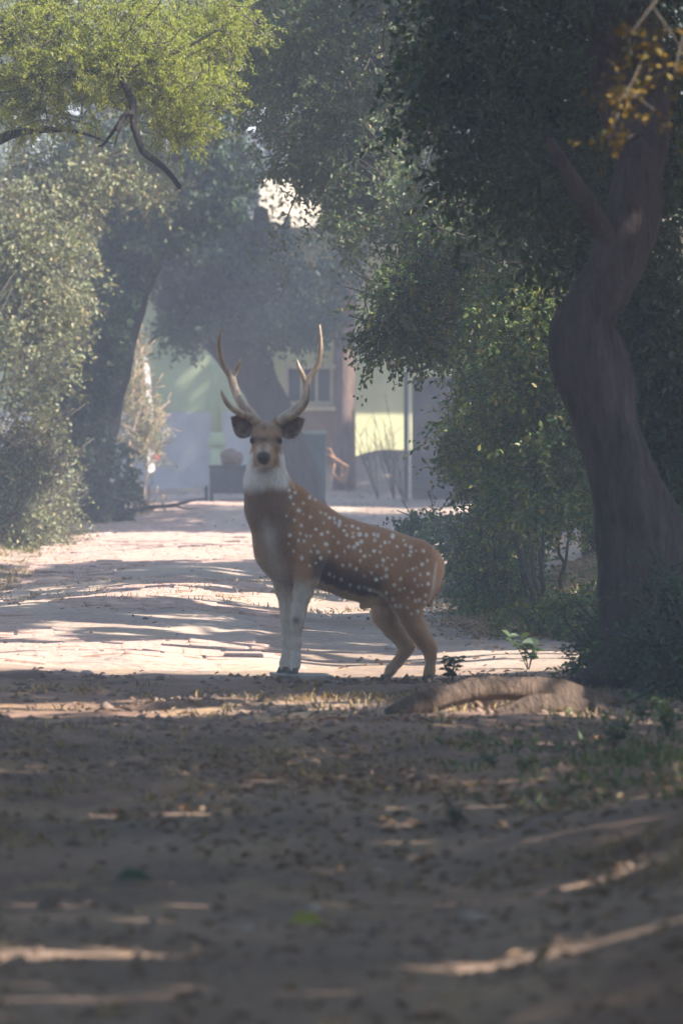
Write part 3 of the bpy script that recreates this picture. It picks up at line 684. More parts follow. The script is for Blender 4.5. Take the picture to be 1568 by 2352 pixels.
# green left wing with white dado and column
G = 106.5
box('wall', -7.0, UX(596, G) - .1, G, G + .25, VZ(946, G), 3.43, M['wall_green'], hs)
box('dado', -7.0, UX(596, G) - .095, G - .03, G + .26, -.3, VZ(946, G) - .003, M['wall_white'], hs)
box('wall', UX(596, G) - .098, UX(596, G) + .1, G + .27, C + .2, -.3, 3.42, M['wall_green'], hs)
cl = empty('x', (0, 0, 0)); bpy.data.objects.remove(cl)
tb = Tubes(); cx = UX(498, G - .45); cyy = G - .45
tb.add(np.array([[cx, cyy, z] for z in (-.1, .4, .8)]), [.078, .078, .078], 20); tb.add(np.array([[cx, cyy, z] for z in (.98, 1.6, 2.6, 3.45)]), [.072, .07, .068, .068], 20)
tb.build('column', M['wall_green'], hs)
tb = Tubes(); tb.add(np.array([[cx, cyy, z] for z in (.8, .815, .86, .9, .95, .975)]), [.08, .1, .105, .1, .082, .075], 20); ring = tb.build('ring', M['wall_green'], hs)
for c in hs.children:
    if c.name == 'column': ring.parent = c
# roof slab, parapet
box('roof', -7.3, -1.05, 105.55, 116, 3.46, 3.62, M['cream'], hs, .01)
box('roof', -1.046, 7.3, 106.95, 116, 3.46, 3.62, M['cream'], hs, .01)
box('parapet', -7.25, -1.1, 105.7, 105.9, 3.623, 4.05, M['cream'], hs, .01)
box('parapet', -1.0, 7.25, 107.1, 107.3, 3.623, 4.05, M['cream'], hs, .01)
box('wall', -7.0, 7.0, 115.3, 115.55, -.3, 3.44, M['wall_yellow'], hs)

# sheet-metal gate by the yard
GD = 100.0; gx0, gx1 = UX(940, GD), UX(1075, GD); gz = float(zg(gx0, GD))
gt = empty('sheet_gate', (gx0, GD, gz)); tag(gt, 'dark rusty sheet-metal gate leaf hung on a green post', 'gate')
box('panel', gx0 + .03, gx1, GD, GD + .02, gz + .03, VZ(866, GD), M['dark_metal'], gt, .003)
box('post', UX(927, GD), UX(937, GD), GD - .03, GD + .03, gz - .1, VZ(866, GD) + .05, M['green_metal'], gt, .004)
box('edge_strip', UX(938.5, GD), UX(942, GD), GD - .02, GD + .01, gz + .05, VZ(905, GD), M['white_paint'], gt, .002)
for zf in (.08, .5, .93):
    zz = gz + .03 + (VZ(866, GD) - gz - .03) * zf; box('rail', gx0 + .031, gx1 - .002, GD - .022, GD - .002, zz, zz + .03, M['dark_metal'], gt, .003)
box('rust_patch', UX(963, GD), UX(980, GD), GD - .005, GD - .001, VZ(1030, GD), VZ(1010, GD), M['sack'], gt, 0)

# black tin chest on legs, with a sack on it
CD = 100.0; x0, x1 = UX(482, CD), UX(578, CD); cz = float(zg(x0, CD))
ch = empty('tin_chest', (x0, CD, cz)); tag(ch, 'black tin chest on short legs below the green column', 'chest')
zt = VZ(1068, CD)
box('body', x0, x1, CD - .18, CD + .18, cz + .1, zt - .03, M['black_tin'], ch, .006)
box('lid', x0 - .015, x1 + .015, CD - .2, CD + .2, zt - .028, zt, M['black_tin'], ch, .006)
for sx in (x0 + .0, x1 - .045):
    for sy in (CD - .17, CD + .13): box('leg', sx, sx + .04, sy, sy + .04, cz - .02, cz + .098, M['black_tin'], ch, .003)
box('bracket', x0 - .055, x0 - .018, CD - .1, CD - .06, cz - .02, cz + .19, M['black_tin'], ch, .003)
def lump(name, c, r, mat, seed, parent=None, amp=.25, freq=6, sub=3):
    bm = bmesh.new(); bmesh.ops.create_icosphere(bm, subdivisions=sub, radius=1)
    for v in bm.verts:
        k = 1 + amp * (float(noise(v.co.x * freq * .3 + 7, v.co.y * freq * .3 + 3, v.co.z * freq * .3, seed)) - .5) * 2
        v.co = Vector((v.co.x * r[0] * k, v.co.y * r[1] * k, max(v.co.z, -.75) * r[2] * k))
    for f in bm.faces: f.smooth = True
    me = bpy.data.meshes.new(name); bm.to_mesh(me); bm.free(); o = link(name, me, mat, parent); o.location = c; return o
s_ = lump('sack', (UX(532, CD), CD, zt + .075), (.14, .12, .1), M['sack'], 4); tag(s_, 'brown sack slumped on the black tin chest', 'sack')

# green bin behind the deer's head
BD = 102.0; x0, x1 = UX(664, BD), UX(748, BD); bz = float(zg(x0, BD)); bt = VZ(990, BD)
bn = empty('metal_bin', (x0, BD, bz)); tag(bn, 'square dark green metal bin with paler rim beneath the window', 'bin')
box('body', x0, x1, BD - .2, BD + .2, bz - .01, bt - .045, M['green_metal'], bn, .008)
box('rim', x0 - .012, x1 + .012, BD - .212, BD + .212, bt - .043, bt, plain('bin_rim', (.22, .26, .2), .6), bn, .008)

# broken orange crate: planks nailed at odd angles
KD = 101.0
cr = empty('broken_crate', P(775, 1110, KD)); cr.location.z = float(zg(*P(775, 1110, KD)[:2]))
tag(cr, 'broken orange wooden crate lying beside the green bin', 'crate')
for (u0, v0, u1, v1, w) in [(752, 1042, 800, 1072, .03), (800, 1070, 790, 1108, .028), (786, 1072, 784, 1106, .025), (752, 1075, 796, 1068, .022), (760, 1085, 785, 1108, .03), (755, 1030, 768, 1058, .03), (768, 1065, 760, 1106, .024)]:
    a = P(u0, v0, KD + random.uniform(-.12, .12)); b = P(u1, v1, KD + random.uniform(-.12, .12)); ln = np.linalg.norm(b - a)
    bm = bmesh.new(); bmesh.ops.create_cube(bm, size=1); bmesh.ops.scale(bm, vec=(w * 1.6, w * .6, ln), verts=bm.verts); bmesh.ops.bevel(bm, geom=list(bm.edges), offset=.002, segments=1, affect='EDGES')
    me = bpy.data.meshes.new('plank'); bm.to_mesh(me); bm.free(); o = link('plank', me, M['orange_wood'], cr)
    o.location = rel(cr, (a + b) / 2); o.rotation_euler = Vector(b - a).to_track_quat('Z', 'Y').to_euler()

# white painted board leaning in the bush
WD = 96.0; wb = empty('painted_board', (UX(343, WD), WD, float(zg(UX(343, WD), WD)))); tag(wb, 'narrow white painted board with green and red patches behind the dry bush', 'board')
bm = bmesh.new()
ol = [(331, 816), (337, 816), (344, 850), (349, 900), (352, 940), (356, 1085), (338, 1085), (340, 945), (338, 915), (336, 900), (330, 880)]
f = bm.faces.new([bm.verts.new(rel(wb, P(u, v, WD))) for u, v in ol]); r_ = bmesh.ops.extrude_face_region(bm, geom=[f])
bmesh.ops.translate(bm, vec=(0, .03, 0), verts=[q for q in r_['geom'] if isinstance(q, bmesh.types.BMVert)]); bmesh.ops.recalc_face_normals(bm, faces=bm.faces)
me = bpy.data.meshes.new('board'); bm.to_mesh(me); bm.free(); link('board', me, M['white_paint'], wb)
box('green_patch', UX(350, WD), UX(366, WD), WD - .02, WD - .003, VZ(1018, WD), VZ(990, WD), M['green_paint'], wb, .002)
box('red_patch', UX(352, WD), UX(366, WD), WD - .02, WD - .003, VZ(1056, WD), VZ(1042, WD), M['red_paint'], wb, .002)

# leafless saplings before the yellow wall
for k, (u, D, top) in enumerate([(905, 100.5, 900), (925, 101, 960), (868, 100.8, 960)]):
    e = empty('bare_sapling', base_of([(u, 1115, D)])); tag(e, ['tall leafless sapling beside the green gate post', 'short leafless sapling touching the gate post', 'leafless sapling nearest the slim pinkish trunk'][k], 'sapling')
    g = np.random.default_rng(90 + k); tb = Tubes(); b0 = np.array(e.location[:])
    for s in range(5):
        tip = P(u + g.uniform(-55, 25), top + g.uniform(0, 90), D); mid = (b0 + tip) / 2 + np.array([g.uniform(-.05, .05), 0, .05])
        q = spline([b0, mid, tip], 10); tb.add(q, np.linspace(.007, .0025, 10), 4)
        for t in range(4):
            i0 = g.integers(3, 8); q2 = q[i0] + np.array([g.uniform(-.2, .2), g.uniform(-.1, .1), g.uniform(.1, .25)]); tb.add(spline([q[i0], (q[i0] + q2) / 2 + [0, 0, .02], q2], 5), np.linspace(.004, .0015, 5), 3)
    tb.build('stems', M['twig'], e)

# ------------------------------------------------------------------ the spotted deer
DS = 450.0
def dp(u, v, w): return np.array([(u - XC) / DS, w, CAMZ - (v - YH) / DS])
VX = .005
lo = np.array([(545 - XC) / DS, -.56, CAMZ - (1575 - YH) / DS]); hi = np.array([(1040 - XC) / DS, .52, CAMZ - (950 - YH) / DS])
dims = np.ceil((hi - lo) / VX).astype(int) + 1
Fd = np.full(dims, .5, np.float32)
def block(b0, b1, pad):
    i0 = np.maximum(np.floor((b0 - pad - lo) / VX).astype(int), 0); i1 = np.minimum(np.ceil((b1 + pad - lo) / VX).astype(int) + 1, dims)
    ax = [lo[k] + VX * np.arange(i0[k], i1[k]) for k in range(3)]
    X, Y, Z = np.meshgrid(*ax, indexing='ij', sparse=True)
    return tuple(slice(i0[k], i1[k]) for k in range(3)), X, Y, Z
def smin(sl, d, k):
    f = Fd[sl]; h = np.clip(.5 + .5 * (f - d) / k, 0, 1)
    Fd[sl] = (f * (1 - h) + d * h - k * h * (1 - h)).astype(np.float32)
def cone(a, b, r1, r2, k=.02):
    a = dp(*a); b = dp(*b); rm = max(r1, r2)
    sl, X, Y, Z = block(np.minimum(a, b) - rm, np.maximum(a, b) + rm, k + .02)
    ab = b - a; L2 = ab @ ab + 1e-9
    h = np.clip(((X - a[0]) * ab[0] + (Y - a[1]) * ab[1] + (Z - a[2]) * ab[2]) / L2, 0, 1)
    d = np.sqrt((X - a[0] - h * ab[0]) ** 2 + (Y - a[1] - h * ab[1]) ** 2 + (Z - a[2] - h * ab[2]) ** 2) - (r1 + (r2 - r1) * h)
    smin(sl, d, k)
def chain(rows, k=.02):
    for p, q in zip(rows[:-1], rows[1:]): cone(p[:3], q[:3], p[3], q[3], k)
def ell(c, r, k=.03, yaw=0.):
    c = dp(*c); rm = max(r); sl, X, Y, Z = block(c - rm, c + rm, k + .02)
    x = X - c[0]; y = Y - c[1]; z = Z - c[2]; ca, sa = math.cos(yaw), math.sin(yaw)
    x, y = x * ca + y * sa, -x * sa + y * ca
    k0 = np.sqrt((x / r[0]) ** 2 + (y / r[1]) ** 2 + (z / r[2]) ** 2); k1 = np.sqrt((x / r[0] ** 2) ** 2 + (y / r[1] ** 2) ** 2 + (z / r[2] ** 2) ** 2) + 1e-6
    smin(sl, k0 * (k0 - 1) / k1, k)
YAW = rad(30); CA, SA = math.cos(YAW), math.sin(YAW)
def wax(u): return -.21 + (u - 620) / DS * math.tan(YAW)
# trunk: elliptical sections along the slanting body axis
T = np.array([(586, 1252, 1260, .012), (594, 1218, 1292, .05), (610, 1190, 1312, .085), (645, 1150, 1334, .12), (690, 1138, 1344, .138), (740, 1164, 1354, .15), (790, 1187, 1374, .165), (840, 1203, 1389, .168),
              (885, 1214, 1388, .158), (925, 1228, 1380, .148), (962, 1248, 1376, .128), (990, 1264, 1356, .1), (1008, 1280, 1335, .06), (1016, 1295, 1318, .02)], float)
sT = (T[:, 0] - 586) / DS / CA
sl, X, Y, Z = block(dp(560, 1420, -.45), dp(1030, 1110, .5), .0)
X0, Y0 = (586 - XC) / DS, wax(586)
s = (X - X0) * CA + (Y - Y0) * SA; l = (X - X0) * SA - (Y - Y0) * CA
topz = np.interp(s, sT, CAMZ - (T[:, 1] - YH) / DS); botz = np.interp(s, sT, CAMZ - (T[:, 2] - YH) / DS); rl = np.interp(s, sT, T[:, 3])
zc = (topz + botz) / 2; rv = (topz - botz) / 2
q = np.sqrt((l / rl) ** 2 + (np.abs(Z - zc) / rv) ** 2)
d = (q - 1) * np.minimum(rl, rv) * .9
d = np.maximum(d, np.maximum(-s, s - sT[-1]))
smin(sl, d, .02)
# neck and withers
chain([(613, 1020, -.2, .068), (612, 1060, -.2, .086), (611, 1110, -.2, .106), (619, 1165, -.195, .118), (640, 1225, -.17, .132)], .04)
chain([(640, 1110, -.16, .055), (672, 1152, -.1, .075), (720, 1195, -.06, .09)], .05)
cone((640, 1240, -.2), (650, 1300, -.19), .1, .075, .04)
# head
ell((613, 1004, -.245), (.081, .1, .078), .02)
cone((611, 1018, -.27), (608, 1044, -.375), .064, .042, .025); cone((608, 1042, -.375), (607, 1049, -.42), .045, .040, .015)
cone((613, 1046, -.23), (608, 1060, -.385), .062, .027, .03)
for sx in (-1, 1):
    ell((613 + sx * 24, 1004, -.30), (.024, .03, .018), .015); ell((613 + sx * 19, 1026, -.30), (.03, .05, .028), .02)
    cone((613 + sx * 20, 980, -.23), (613 + sx * 24, 966, -.225), .026, .022, .02)
# fore legs
chain([(722, 1215, -.16, .075), (712, 1270, -.225, .08), (706, 1318, -.24, .062), (695, 1360, -.25, .045), (687, 1395, -.25, .036), (683, 1420, -.255, .0335), (681, 1440, -.25, .026), (681, 1475, -.25, .0215), (680, 1505, -.25, .021), (678, 1522, -.255, .0245), (675, 1534, -.268, .021)], .025)
chain([(655, 1260, -.13, .085), (648, 1305, -.1, .07), (654, 1350, -.08, .049), (660, 1392, -.08, .037), (661, 1420, -.085, .0335), (661, 1442, -.08, .026), (660, 1475, -.08, .0215), (658, 1505, -.08, .021), (655, 1522, -.085, .0245), (651, 1534, -.098, .021)], .025)
# hind legs: near (rear-set), far (stepping forward)
ell((952, 1322, .155), (.125, .1, .15), .06, YAW)
chain([(958, 1285, .15, .1), (950, 1345, .12, .108), (936, 1386, .11, .083), (944, 1420, .12, .058), (957, 1446, .13, .05), (974, 1474, .15, .041), (987, 1493, .155, .035), (989, 1512, .15, .026), (988, 1535, .145, .0215), (986, 1547, .14, .024), (984, 1556, .132, .021)], .025)
cone((972, 1442, .15), (995, 1488, .175), .016, .02, .018)
chain([(905, 1330, .25, .1), (890, 1375, .25, .088), (886, 1414, .25, .07), (904, 1446, .255, .053), (924, 1472, .26, .041), (936, 1488, .265, .036), (928, 1504, .26, .028), (914, 1524, .25, .024), (898, 1542, .24, .024), (889, 1556, .23, .021)], .025)
cone((945, 1440, .26), (944, 1478, .27), .018, .02, .02)
# tail and sheath
chain([(998, 1280, .27, .03), (1004, 1315, .28, .028), (998, 1352, .28, .024), (986, 1392, .27, .012)], .03)
cone((845, 1388, .03), (832, 1394, .02), .022, .015, .03)

# surface nets
def surface_nets(Fv, lo, h):
    S = Fv < 0; nxx, nyy, nzz = S.shape
    cs = np.zeros((nxx - 1, nyy - 1, nzz - 1), np.uint8)
    for a in (0, 1):
        for b in (0, 1):
            for c in (0, 1): cs += S[a:nxx - 1 + a, b:nyy - 1 + b, c:nzz - 1 + c]
    act = (cs > 0) & (cs < 8); idx = np.argwhere(act); vid = np.full(act.shape, -1, np.int32); vid[act] = np.arange(len(idx))
    acc = np.zeros((len(idx), 3)); cn = np.zeros(len(idx))
    cor = [(a, b, c) for a in (0, 1) for b in (0, 1) for c in (0, 1)]
    val = {c: Fv[idx[:, 0] + c[0], idx[:, 1] + c[1], idx[:, 2] + c[2]] for c in cor}
    for p in cor:
        for ax in range(3):
            if p[ax]: continue
            q = list(p); q[ax] = 1; q = tuple(q); f0, f1 = val[p], val[q]; m = (f0 < 0) != (f1 < 0)
            t = np.where(m, f0 / (f0 - f1 + 1e-12), 0); pt = np.repeat(np.array(p, float)[None], len(idx), 0); pt[:, ax] = t
            acc += pt * m[:, None]; cn += m
    V = (idx + acc / cn[:, None]) * h + lo
    Q = []
    for ax in range(3):
        o1, o2 = [(1, 2), (2, 0), (0, 1)][ax]
        s0 = [slice(None)] * 3; s1 = [slice(None)] * 3; s0[ax] = slice(0, -1); s1[ax] = slice(1, None)
        e = np.argwhere(S[tuple(s0)] != S[tuple(s1)])
        ok = (e[:, o1] > 0) & (e[:, o2] > 0) & (e[:, o1] < act.shape[o1]) & (e[:, o2] < act.shape[o2]); e = e[ok]
        ins = S[e[:, 0], e[:, 1], e[:, 2]]
        def g(d1, d2):
            c = e.copy(); c[:, o1] -= d1; c[:, o2] -= d2; return vid[c[:, 0], c[:, 1], c[:, 2]]
        q = np.stack([g(1, 1), g(0, 1), g(0, 0), g(1, 0)], -1); q[~ins] = q[~ins][:, ::-1]; Q.append(q)
    return V, np.concatenate(Q)
DV, DQ = surface_nets(Fd, lo, VX); del Fd
# a little smoothing of the nets
for it in range(3):
    acc = np.zeros_like(DV); c = np.zeros(len(DV))
    for a, b in ((0, 1), (1, 2), (2, 3), (3, 0)):
        np.add.at(acc, DQ[:, a], DV[DQ[:, b]]); np.add.at(c, DQ[:, a], 1); np.add.at(acc, DQ[:, b], DV[DQ[:, a]]); np.add.at(c, DQ[:, b], 1)
    DV = DV * .5 + acc / c[:, None] * .5
fn = np.cross(DV[DQ[:, 2]] - DV[DQ[:, 0]], DV[DQ[:, 3]] - DV[DQ[:, 1]]); NV = np.zeros_like(DV)
for k in range(4): np.add.at(NV, DQ[:, k], fn)
NV /= np.linalg.norm(NV, axis=1)[:, None] + 1e-12

# coat colours per vertex, with the chin's shadow painted in
U = DV[:, 0] * DS + XC; Vv = YH - (DV[:, 2] - CAMZ) * DS; W = DV[:, 1]
sax = (DV[:, 0] - X0) * CA + (DV[:, 1] - Y0) * SA; lax = (DV[:, 0] - X0) * SA - (DV[:, 1] - Y0) * CA
col = np.tile(np.array([.385, .205, .108]), (len(DV), 1))
def blend(m, c): 
    global col
    m = np.clip(m, 0, 1)[:, None]; col = col * (1 - m) + np.array(c) * m
n1 = noise(DV[:, 0] * 9, DV[:, 1] * 9, DV[:, 2] * 9, 1); n2 = noise(DV[:, 0] * 45, DV[:, 1] * 45, DV[:, 2] * 45, 2); n3 = noise(DV[:, 0] * 160, DV[:, 1] * 160, DV[:, 2] * 60, 4)
vj = Vv + (n2 - .5) * 14
topv = np.interp(U, T[:, 0], T[:, 1]); botv = np.interp(U, T[:, 0], T[:, 2])
fr = (Vv - topv) / (botv - topv + 1e-6)
trunk = sstep(655, 690, U) * sstep(1430, 1400, Vv)
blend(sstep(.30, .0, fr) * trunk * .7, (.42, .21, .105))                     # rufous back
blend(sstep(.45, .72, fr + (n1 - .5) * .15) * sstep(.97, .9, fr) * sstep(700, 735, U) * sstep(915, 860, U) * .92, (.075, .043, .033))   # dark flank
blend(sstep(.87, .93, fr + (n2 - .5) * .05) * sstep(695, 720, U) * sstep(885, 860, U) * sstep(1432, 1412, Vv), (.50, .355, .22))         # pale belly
def line(pts, wd):
    d = np.full(len(U), 1e9)
    for (x0, y0), (x1, y1) in zip(pts[:-1], pts[1:]):
        t = np.clip(((U - x0) * (x1 - x0) + (Vv - y0) * (y1 - y0)) / ((x1 - x0) ** 2 + (y1 - y0) ** 2), 0, 1); d = np.minimum(d, np.hypot(U - x0 - t * (x1 - x0), Vv - y0 - t * (y1 - y0)))
    return np.exp(-(d / wd) ** 2)
hind = sstep(1375, 1410, vj) * sstep(830, 850, U)
blend(hind * .8, (.36, .215, .12)); blend(hind * sstep(.06, -.04, lax) * .5, (.46, .31, .19))
blend(sstep(1000, 1014, U) * sstep(1270, 1285, Vv) * sstep(1400, 1380, Vv) * .8, (.46, .25, .12))
blend(sstep(1500, 1545, Vv) * sstep(840, 860, U) * .5, (.42, .32, .25))
blend(line([(845, 1352), (868, 1360), (886, 1374), (905, 1408), (938, 1470)], 4) * (lax > -.02) * .6, (.60, .50, .40)); blend(line([(1002, 1295), (995, 1345), (984, 1388)], 3.5) * .55, (.68, .6, .52))
# neck and chest
nk = sstep(690, 655, U + (n2 - .5) * 16)
blend(nk * sstep(1100, 1128, vj) * sstep(1300, 1215, vj - (U - 600) * .45) * .9, (.20, .13, .095))
ch_c = 612 + (Vv - 1190) * .2
blend(nk * sstep(1170, 1215, vj) * np.exp(-((U - ch_c) / 17) ** 2) * sstep(0.25, -.35, NV[:, 1]) * .75, (.44, .39, .35))
blend(nk * sstep(1250, 1310, vj - (U - 600) * .25) * .75, (.42, .335, .27))
thr = np.maximum(sstep(1062, 1078, vj), sstep(1030, 1050, vj) * sstep(-.285, -.255, W)) * sstep(1136, 1104, Vv + (n1 - .5) * 14 + (n2 - .5) * 6) * sstep(672, 655, U) * sstep(.35, -.1, NV[:, 1])
# fore legs: pale in front, tan outside
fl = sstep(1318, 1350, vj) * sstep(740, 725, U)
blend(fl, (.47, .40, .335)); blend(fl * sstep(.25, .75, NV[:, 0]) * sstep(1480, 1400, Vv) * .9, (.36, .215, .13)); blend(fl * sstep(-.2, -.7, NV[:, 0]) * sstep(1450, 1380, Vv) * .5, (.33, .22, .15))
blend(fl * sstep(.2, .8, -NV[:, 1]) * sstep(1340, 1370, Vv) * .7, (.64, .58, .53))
kn = np.exp(-(((U - 681) / 9) ** 2 + ((Vv - 1421) / 9) ** 2)) * (W < -.2); blend(kn * .8, (.14, .11, .09))
# head
hd = sstep(1078, 1066, Vv) * (W < -.14); 
blend(hd * sstep(-.2, -.24, W) , (.34, .205, .12))
E = lambda u, v, ru, rv_: np.exp(-(((U - u) / ru) ** 2 + ((Vv - v) / rv_) ** 2))
front = hd * (W < -.24)
blend(front * E(612, 996, 22, 16) * .5, (.42, .27, .17)); blend(front * E(608, 982, 6, 7) * .8, (.11, .07, .055)); blend(hd * (E(590, 976, 9, 8) + E(638, 976, 9, 8)) * .6, (.15, .09, .06))
blend(front * E(606, 1009, 11, 6) * 1.0, (.09, .065, .06)); blend(front * (E(585, 1008, 10, 9) + E(641, 1010, 10, 9)) * .95, (.10, .07, .055))
blend(front * (E(596, 1030, 7, 9) + E(617, 1029, 8, 10)) * .8, (.56, .45, .33)); blend(front * E(607, 1028, 4, 8) * .5, (.25, .16, .10)); blend(front * E(632, 1046, 11, 12) * .6, (.40, .25, .12)); blend(front * E(583, 1046, 9, 12) * .5, (.28, .19, .12))
blend(front * E(607, 1067, 18, 5) * .7, (.46, .34, .25))
nose = hd * (W < -.36) * sstep(1.15, .85, np.hypot((U - 607) / np.interp(Vv, [1036, 1044, 1066], [17, 16.5, 10]), (Vv - 1050) / np.where(Vv < 1050, 14, 16)))
blend(nose * .95, (.075, .066, .07)); blend(nose * (E(600, 1052, 3, 3) + E(614, 1052, 3, 3)) * .9, (.01, .01, .01))
blend(thr, (.74, .72, .70)); blend(np.exp(-(((U - 606) / 22) ** 2 + ((Vv - 1080) / 9) ** 2)) * (W < -.24) * .55, (.22, .15, .11))  # second blend paints the shadow below the chin onto the throat
# white spots where the coat shows them
SP = """370 75 380 115 398 160 355 235 405 262 448 295 460 225 505 243 590 280 540 320 435 200 408 90 460 155 500 120 535 135 570 215 600 225 625 250 660 280 655 255 690 275 685 295 730 300 770 305 805 318
378 357 440 345 480 360 507 362 575 350 612 338 650 368 735 358 718 330 772 345 772 372 815 355 858 360 905 357 930 362 370 410 430 390 465 393 530 423 605 413 680 405 800 415 825 400 780 435 910 393 975 408 1003 408 1025 368 1095 395
400 458 452 497 508 458 552 462 625 462 720 462 670 492 745 430 820 460 845 492 880 488 905 460 950 432 945 468 1052 434 1105 425 1140 440 540 530 500 548 570 500 710 550 755 548 795 573 820 520 890 597 845 617 925 557 965 520 995 505 960 550 985 575 1045 515 1090 490 1132 490 1140 468 1172 462 1220 464 1245 525 1210 548
625 605 655 622 700 640 755 675 810 690 845 690 920 640 955 633 985 622 1020 550 1118 588 1155 578 1175 570 1200 615 1250 608 1075 640 1035 678 1070 710 1100 700 1165 645 1210 680 1185 683 1250 672
880 710 985 728 1025 770 1120 760 1150 725 1170 780 1195 775 1235 745 1230 790 1045 810 1075 812 1118 822 1185 848 1145 860"""
sp = np.array(SP.split(), float).reshape(-1, 2); spu = 530 + sp[:, 0] * .3622; spv = 1097.8 + sp[:, 1] * .3623
rs_ = np.random.default_rng(8); m = np.zeros(len(DV))
for a, b in zip(spu, spv):
    r0 = rs_.uniform(2.2, 4.3); inten = rs_.uniform(.6, 1.0) * (.55 if 1315 < b < 1352 and a < 850 else 1)
    dd = np.hypot((U - a) / rs_.uniform(.85, 1.15), (Vv - b) / rs_.uniform(.95, 1.3)); m = np.maximum(m, inten * sstep(r0 + 2.0, r0 - 1.8, dd + (n2 - .5) * 2) * (lax > -.02))
for k in range(110):      # the far flank, its own spots
    a = rs_.uniform(640, 1000); b = np.interp(a, T[:, 0], T[:, 1]) + rs_.uniform(.04, .75) * (np.interp(a, T[:, 0], T[:, 2]) - np.interp(a, T[:, 0], T[:, 1]))
    dd = np.hypot(sax - (a - 586) / DS / CA, DV[:, 2] - (CAMZ - (b - YH) / DS)) * DS; m = np.maximum(m, .9 * sstep(5, 2.5, dd) * (lax < -.02))
blend(m * (Vv > 1105), (.85, .82, .78))
col *= (.86 + .28 * n3)[:, None] * (.93 + .14 * n1)[:, None]
DV2 = DV + NV * ((n3 - .5) * .0025)[:, None]

deer = empty('spotted_deer', (0, 45, .06))
tag(deer, 'spotted stag with tall antlers standing across the road, looking round', 'deer')
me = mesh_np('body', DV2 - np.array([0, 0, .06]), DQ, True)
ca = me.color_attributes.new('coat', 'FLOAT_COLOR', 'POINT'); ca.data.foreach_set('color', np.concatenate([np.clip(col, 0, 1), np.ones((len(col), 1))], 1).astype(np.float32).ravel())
m_, nt, out = new_mat('deer_coat')
at = N(nt, 'ShaderNodeAttribute', attribute_name='coat'); pb = N(nt, 'ShaderNodeBsdfPrincipled'); pb.inputs['Roughness'].default_value = .75; pb.inputs['Specular IOR Level'].default_value = .25
pb.inputs['Sheen Weight'].default_value = .25; pb.inputs['Sheen Roughness'].default_value = .4
nt.links.new(at.outputs['Color'], pb.inputs['Base Color'])
tc = N(nt, 'ShaderNodeTexCoord'); mp = N(nt, 'ShaderNodeMapping'); mp.inputs['Scale'].default_value = (140, 140, 60); nt.links.new(tc.outputs['Object'], mp.inputs[0])
nz = N(nt, 'ShaderNodeTexNoise'); nz.inputs['Scale'].default_value = 1; nz.inputs['Detail'].default_value = 4; nt.links.new(mp.outputs[0], nz.inputs['Vector'])
bp = N(nt, 'ShaderNodeBump'); bp.inputs['Strength'].default_value = .35; bp.inputs['Distance'].default_value = .004; nt.links.new(nz.outputs['Fac'], bp.inputs['Height']); nt.links.new(bp.outputs[0], pb.inputs['Normal'])
nt.links.new(pb.outputs[0], out.inputs[0]); link('body', me, m_, deer)

rf = np.random.default_rng(15); pick = rf.choice(len(DV), 70000); fp = DV2[pick] - np.array([0, 0, .06]); fnn = NV[pick]
flow = np.array([.55, .30, -.75])[None] - fnn * (fnn @ np.array([.55, .30, -.75]))[:, None]; fd = flow + fnn * .45 + rf.normal(size=fnn.shape) * .22; fd /= np.linalg.norm(fd, axis=1)[:, None]
sd = np.cross(fd, fnn); sd /= np.linalg.norm(sd, axis=1)[:, None] + 1e-9; fl_ = rf.uniform(.006, .013, len(fp)) * np.where(Vv[pick] > 1400, .5, np.where(Vv[pick] < 1075, .5, 1))
fv = np.stack([fp - sd * .0009, fp + sd * .0009, fp + fd * fl_[:, None] - fnn * .001], 1).reshape(-1, 3)
fme = mesh_np('fur', fv, np.arange(len(fv)).reshape(-1, 3)); fc = np.repeat(np.clip(col[pick] * rf.uniform(.75, 1.25, (len(fp), 1)), 0, 1), 3, 0)
fa = fme.color_attributes.new('coat', 'FLOAT_COLOR', 'POINT'); fa.data.foreach_set('color', np.concatenate([fc, np.ones((len(fc), 1))], 1).astype(np.float32).ravel())
fo = link('fur', fme, m_, deer); fo['kind'] = 'stuff'

def dpo(u, v, w): return dp(u, v, w) - np.array([0, 0, .06])
M['antler'] = plain('antler', (.54, .43, .33), .5, .22, 12, .3, stretch=(3, 3, .5), col2=(.30, .22, .16))
M['ear_in'] = plain('ear_fur', (.36, .27, .24), .9, .3, 30, .3)
M['hoof'] = plain('hoof_horn', (.11, .09, .08), .5, .2, 30, .1)
M['eye'] = plain('eye', (.012, .009, .008), .08, .1, 5, 0)
def antler(tines):
    tb = Tubes()
    for rows in tines:
        s = spline([[*dp(u, v, w), r * 1.2] for u, v, w, r in rows], 26); tb.add(s[:, :3] + np.array([0, 45, 0]), np.maximum(s[:, 3], .0022), 12, .05, 3)
    return tb.build('antler', M['antler'], deer)
antler([[(590, 972, -.225, .021), (588, 966, -.225, .024), (574, 947, -.22, .0215), (551, 920, -.2, .0185), (538, 886, -.17, .0185), (531, 862, -.155, .018), (516, 842, -.15, .0135), (506.5, 815, -.16, .0125), (504, 785, -.175, .0105), (507, 765, -.185, .007), (509.5, 754, -.19, .003)],
        [(534, 868, -.157, .014), (545, 847, -.165, .0115), (551, 834, -.175, .008), (554, 823, -.18, .003)],
        [(582, 957, -.225, .018), (566, 954, -.26, .0165), (551, 948, -.29, .015), (528, 931, -.32, .012), (514, 909, -.335, .0085), (510, 896, -.335, .003)]])
